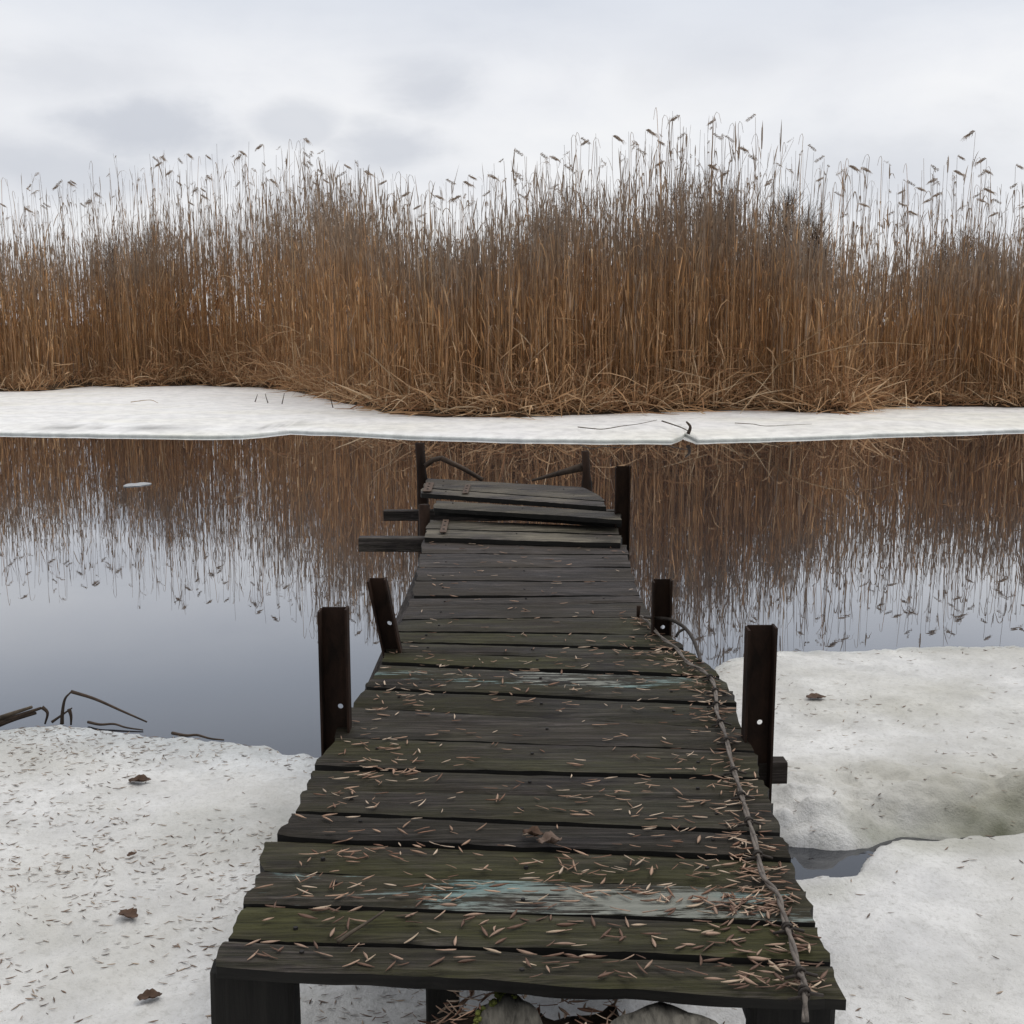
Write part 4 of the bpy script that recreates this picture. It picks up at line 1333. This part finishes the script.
def seeds_soup(name, rows, colf, sc=1.0):
    V, Fc, Cs = [], [], []
    n0 = 0
    for (x, y, z, yaw, pit, vi) in rows:
        c_, s_ = math.cos(yaw), math.sin(yaw)
        sq = sc * random.uniform(.6, 1.2)
        A = np.array(SV[vi][0]) * np.array([sq, sq * random.uniform(.5, 1.0), sq])
        zz = A[:, 2] - A[:, 0] * math.sin(pit)
        V.append(np.stack([x + A[:, 0] * c_ - A[:, 1] * s_, y + A[:, 0] * s_ + A[:, 1] * c_, z + zz], -1))
        Fc.append(np.array(SV[vi][1]) + n0); n0 += len(A)
        Cs.append(np.tile(colf(), (len(A), 1)))
    return mesh_from(name, np.concatenate(V), np.concatenate(Fc), cols=np.concatenate(Cs))


def seedcol():
    return np.array(random.choice([(0.42, 0.28, 0.20), (0.34, 0.22, 0.155), (0.22, 0.125, 0.085), (0.54, 0.42, 0.32)])) * random.uniform(.75, 1.15)


M_seedmix = mat_vcol('seed_mix', 0.65)
tag(link('fallen_seeds', seeds_soup('fallen_seeds', places[300:], seedcol), M_seedmix), 'countless tan winged seeds scattered and drifted over the farther jetty planks', 'seeds', kind='stuff')

# litter of dark seeds and bits on the ice
rows = []
n = 25000
xs = np.concatenate([RNG.uniform(-2.9, 0.3, 21500), RNG.uniform(0.3, 3.2, 3500)])
ys = 1.75 + 4.0 * RNG.uniform(0, 1, n) ** 1.15
den = fbm(xs * 2.2, ys * 2.2, 4, 111)
keep = (RNG.uniform(-0.35, 0.55, n) < den + 0.5 * fbm(xs * 7, ys * 7, 2, 117)) & (ys < np.interp(xs, LEX, LEY) - 0.06)
xs, ys = xs[keep], ys[keep]
zs_ = ice_h(xs, ys)
ok = zs_ > 0.015
xs, ys, zs_ = xs[ok], ys[ok], zs_[ok]
for x, y, z in zip(xs, ys, zs_):
    rows.append((x, y, z + 0.002, random.gauss(0, 0.7) + random.choice((0, math.pi)), random.gauss(0, 0.12), random.randrange(16)))


def litcol():
    return np.array(random.choice([(0.22, 0.155, 0.115), (0.14, 0.10, 0.075), (0.30, 0.22, 0.165), (0.40, 0.32, 0.25)])) * random.uniform(.7, 1.2)


tag(link('seed_litter', seeds_soup('seed_litter', rows, litcol, 0.64), M_seedmix), 'fine brown seeds and bits of straw strewn over the snowy ice beside the jetty', 'litter', kind='stuff')


# ------------------------------------------------------------------ leaves, twigs, debris
def leaf(px, py, size, label, z=None, yaw=0.0, name='leaf', curl=0.35, mat=None):
    p_ = at(px, py, 0.06 if z is None else z)
    zz = float(ice_h(np.array([p_.x]), np.array([p_.y]))[0]) if z is None else z
    p_ = at(px, py, zz)
    nl, nw = 11, 7
    V = []
    for i in range(nl):
        t = i / (nl - 1)
        wd = size * 0.34 * math.sin(math.pi * t ** 0.8) ** 0.7 * (1 + 0.25 * math.sin(t * 22))
        for j in range(nw):
            s_ = j / (nw - 1) * 2 - 1
            x = (t - .5) * size; y = s_ * wd
            zq = curl * size * (0.45 * s_ * s_ * math.sin(t * 3.1) + 0.35 * (t - .5) ** 2 * 2 + 0.10 * math.sin(t * 9 + s_ * 3))
            c_, n_ = math.cos(yaw), math.sin(yaw)
            V.append((p_.x + x * c_ - y * n_, p_.y + x * n_ + y * c_, zz + 0.007 + max(zq, 0)))
    o = link(name, mesh_from(name, V, quads_grid(nl, nw), p_, True), mat or M_leaf, None, p_)
    md = o.modifiers.new('thick', 'SOLIDIFY'); md.thickness = 0.0012; md.offset = 1
    return tag(o, label, 'leaf')


leaf(140, 783, 0.075, 'flat brown dead leaf on the snow nearest the broken reeds at the water edge', yaw=.1)
leaf(129, 918, 0.062, 'reddish curled dead leaf on the snowy ice left of the jetty between two other leaves', yaw=-.5)
leaf(150, 1000, 0.055, 'dark dead leaf on the snowy ice at the bottom left of the photo', yaw=.3)
leaf(132, 857, 0.03, 'smallest scrap of brown leaf on the snow at left', yaw=.8)
leaf(550, 846, 0.05, 'curled pale brown dead leaf lying on the jetty planks', z=DZ + 0.008, yaw=.2, curl=.7, mat=M_curl)
leaf(533, 838, 0.045, 'small reddish curled leaf beside the larger curled leaf on the planks', z=DZ + 0.008, yaw=-.3, curl=.6)
leaf(816, 699, 0.085, 'dark wet leaf lying alone on the pale ice right of the jetty post', yaw=.05, curl=.2)


def twig(name, pts, r, mat, label, cat='twig'):
    return stalk(name, pts, r, mat, label, cat)


twig('twig', [at(338, 942, DZ + .012), at(352, 932, DZ + .014), at(368, 922, DZ + .012), at(384, 911, DZ + .012)], 0.0042, M_twig, 'short grey twig lying on the second plank of the jetty')
# broken reeds frozen into the edge of the left ice
e = 0.05
AY = at(62, 723, 0.03).y
def ate(px, py): return at_y(px, py, AY)
twig('broken_reed', [ate(62, 724), ate(62.5, 712), ate(65, 699), ate(71, 692)], 0.008, M_darktwig, 'dark upright piece of broken reed standing in the ice edge at left', 'reed')
twig('broken_reed', [ate(71, 691.5), ate(95, 699), ate(122, 711), ate(147, 722)], 0.0072, M_darktwig, 'long dark broken reed bent down to the water from the ice edge at left', 'reed')
twig('broken_reed', [ate(52, 722), ate(62, 715), ate(72, 708)], 0.0065, M_darktwig, 'short dark slanting reed stub by the bent reed at the ice edge', 'reed')
twig('broken_reed', [ate(69, 709), ate(71, 716), ate(71, 725)], 0.008, M_darktwig, 'short dark upright reed stub by the bent reed at the ice edge', 'reed')
for k, (a_, b_, r_, l_) in enumerate([((-30, 730), (32, 707), .014, 'thickest pale broken reed stalk of the bundle at the left edge'), ((-25, 733), (41, 708), .013, 'dark upper reed stalk of the broken bundle at the left edge'), ((-10, 728), (36, 713), .013, 'dark lower reed stalk of the broken bundle at the left edge')]):
    twig('broken_reed', [ate(*a_), ate((a_[0] + b_[0]) / 2, (a_[1] + b_[1]) / 2 - 1), ate(*b_)], r_, M_twig if k == 0 else M_darktwig, l_, 'reed')
twig('broken_reed', [ate(42, 707), ate(47.5, 713), ate(45, 724)], 0.008, M_darktwig, 'hooked reed end drooping from the broken bundle at the left edge', 'reed')
p_ = [at(172, 733, .012), at(186, 735.5, .012), at(197, 735, .016), at(210, 738.5, .01), at(224, 740, .006)]
twig('stick', p_, 0.0065, M_darktwig, 'dark stick lying in the wet edge of the ice left of the jetty', 'stick')
p_ = [at(88, 722, .012), at(100, 724.5, .012), at(114, 724, .014), at(126, 727.5, .008), at(143, 730, .004)]
twig('stick', p_, 0.006, M_darktwig, 'brown stick half sunk in slush under the long bent reed', 'stick')
# on the far shelf
fz = 0.125
twig('branch', [at(578, 427, fz), at(592, 428.5, fz + .02), at(604, 429, fz), at(622, 426, fz + .03), at(638, 424, fz + .01), at(657, 420, fz + .05)], 0.0085, M_twig, 'thin dark branch lying on the far snow behind the jetty end', 'branch')
twig('branch', [at(662, 421, fz + .05), at(680, 427, fz + .03), at(690, 432, fz)], 0.011, M_darktwig, 'dark branch end dipping to the notch in the far ice edge', 'branch')
bmx = at(688, 434, .08)
twig('stick', [bmx, bmx + Vector((.03, 0, .1)), bmx + Vector((-.02, .05, .17))], 0.03, M_darktwig, 'short dark stub poking up in the notch of the far ice edge', 'stick')
twig('twig', [at(735, 423, fz), at(752, 424, fz + .02), at(766, 426, fz), at(790, 425, fz + .03), at(812, 424, fz)], 0.0065, M_twig, 'thin grey twig lying on the far snow right of the notch')
twig('twig', [at(131, 402, fz), at(150, 400, fz + .08), at(158, 403, fz)], 0.008, M_straw, 'small arched straw stalk on the far snow at left')
for k, (px, py) in enumerate([(255, 402), (268, 403), (282, 404), (333, 408)]):
    q = at(px, py, fz - .02)
    twig('stub', [q, q + Vector((.03 * (-1) ** k, 0, .08 + .02 * k)), q + Vector((.05 * (-1) ** k, .02, .15 + .03 * k))], 0.011, M_darktwig,
         ['dark plant stub poking out of the far snow, farthest left of four', 'dark plant stub second from the left in the far snow', 'dark plant stub third from the left in the far snow', 'tallest dark plant stub at the tip of the straw tangle on the far snow'][k], 'plant stub')

# small floe in open water
c0 = at(137, 485, 0.0)
bm = bmesh.new()
ring0, ring1 = [], []
for k in range(22):
    a_ = 2 * math.pi * k / 22; r_ = 0.105 * (1 + 0.22 * math.sin(2 * a_ + .5) + .1 * math.sin(5 * a_))
    ring0.append(bm.verts.new(c0 + Vector((math.cos(a_) * r_, math.sin(a_) * r_ * 1.5, 0.007))))
    ring1.append(bm.verts.new(c0 + Vector((math.cos(a_) * r_ * .93, math.sin(a_) * r_ * 1.4, -0.02))))
bm.faces.new(ring0); bm.faces.new(ring1[::-1])
for k in range(22): bm.faces.new((ring0[k], ring1[k], ring1[(k + 1) % 22], ring0[(k + 1) % 22]))
M_floe = mat_simple('floe_ice', (0.30, 0.31, 0.32), (0.45, 0.46, 0.47), (12, 12, 12), 0.4)
tag(link('ice_floe', bm_mesh('ice_floe', bm, c0), M_floe, None, c0), 'small flat piece of pale ice floating alone on the open water', 'ice floe')


# ------------------------------------------------------------------ log step in front of the jetty
def stump(px, ztop, ytop_px, rx, ry, label, moss=False):
    far = at(px, ytop_px, ztop)
    c_ = far + Vector((0, -ry, 0)); c_.z = 0.0
    root = empty('log_step', (c_.x, c_.y, 0.05))
    tag(root, label, 'log')
    def ring(bm, z, s, ph, jit=0.04):
        return [bm.verts.new((c_.x + math.cos(2 * math.pi * k / 28) * rx * s * (1 + jit * math.sin(3 * k * .224 + ph)), c_.y + math.sin(2 * math.pi * k / 28) * ry * s * (1 + jit * math.cos(4 * k * .224)), z + 0.004 * math.sin(k * 1.7 + s * 9))) for k in range(28)]
    bm = bmesh.new()
    rs = [ring(bm, z, s, 1.0) for z, s in ((-0.05, 1.06), (0.1, 1.02), (ztop - 0.03, 1.0), (ztop - 0.008, 0.99))]
    for a_, b_ in zip(rs, rs[1:]):
        for k in range(28): bm.faces.new((a_[k], a_[(k + 1) % 28], b_[(k + 1) % 28], b_[k]))
    link('bark', bm_mesh('bark', bm, root.location, True), M_bark, root, root.location)
    bm = bmesh.new()
    rs = [ring(bm, ztop - 0.008, 0.985, 1.0), ring(bm, ztop, 0.95, 1.0), ring(bm, ztop + .003, 0.75, 1.0), ring(bm, ztop - .002, 0.45, 1.0), ring(bm, ztop + 0.002, 0.15, 1.0)]
    for a_, b_ in zip(rs, rs[1:]):
        for k in range(28): bm.faces.new((a_[k], a_[(k + 1) % 28], b_[(k + 1) % 28], b_[k]))
    bm.faces.new(rs[-1])
    link('cut_face', bm_mesh('cut_face', bm, root.location, True), M_stump, root, root.location)
    if moss:
        bm = bmesh.new()
        for k in range(420):
            a_ = random.uniform(1.4, 3.9); q = Vector((c_.x + math.cos(a_) * rx * random.uniform(.8, 1.08), c_.y + math.sin(a_) * ry * random.uniform(.8, 1.05), ztop - random.uniform(-.004, .03)))
            bmesh.ops.create_icosphere(bm, subdivisions=1, radius=random.uniform(.002, .006), matrix=Matrix.Translation(q) @ Matrix.Diagonal((1, 1, .6, 1)))
        link('moss', bm_mesh('moss', bm, root.location, True), M_moss, root, root.location)


stump(660, 0.475, 1003, 0.112, 0.13, 'wide round cut log forming the step at the near end of the jetty')
stump(510, 0.465, 992, 0.058, 0.12, 'narrow mossy cut log beside the wider log at the near end of the jetty', True)
# packed soil and leaves between the logs
n1, n2 = 40, 24
c_ = at(590, 1015, 0.2)
X_, Y_ = np.meshgrid(np.linspace(-0.17, 0.24, n1), np.linspace(1.2, 1.92, n2), indexing='ij')
bell = sstep((X_ + 0.17) / 0.06) * sstep((0.24 - X_) / 0.06) * sstep((1.92 - Y_) / 0.08)
Z_ = -0.05 + bell * (0.475 + 0.05 * fbm(X_ * 14, Y_ * 14, 4, 131))
tag(link('soil', mesh_from('soil', np.stack([X_, Y_, Z_], -1).reshape(-1, 3), quads_grid(n1, n2), smooth=True), M_soil), kind='structure')
rows = []
for _ in range(260):
    x = random.uniform(-.15, .22); y = random.uniform(1.66, 1.9)
    q1 = float(np.interp(x, X_[:, 0], Z_[:, 14]))
    rows.append((x, y, max(q1, 0.36) + random.uniform(0.0, .035), random.uniform(0, 6.28), random.gauss(0, .3), random.randrange(16)))
tag(link('seed_pile', seeds_soup('seed_pile', rows, seedcol), M_seedmix), 'brown seeds and leaves caught between the logs under the first plank', 'seeds', kind='stuff')

# ------------------------------------------------------------------ view
S.view_settings.view_transform = 'Standard'
S.view_settings.look = 'None'
S.view_settings.exposure = 0.0
S.view_settings.gamma = 1.0
S.render.resolution_x = 1024
S.render.resolution_y = 1024
S.cycles.max_bounces = 6
S.cycles.diffuse_bounces = 4
S.cycles.glossy_bounces = 3
S.cycles.transparent_max_bounces = 4
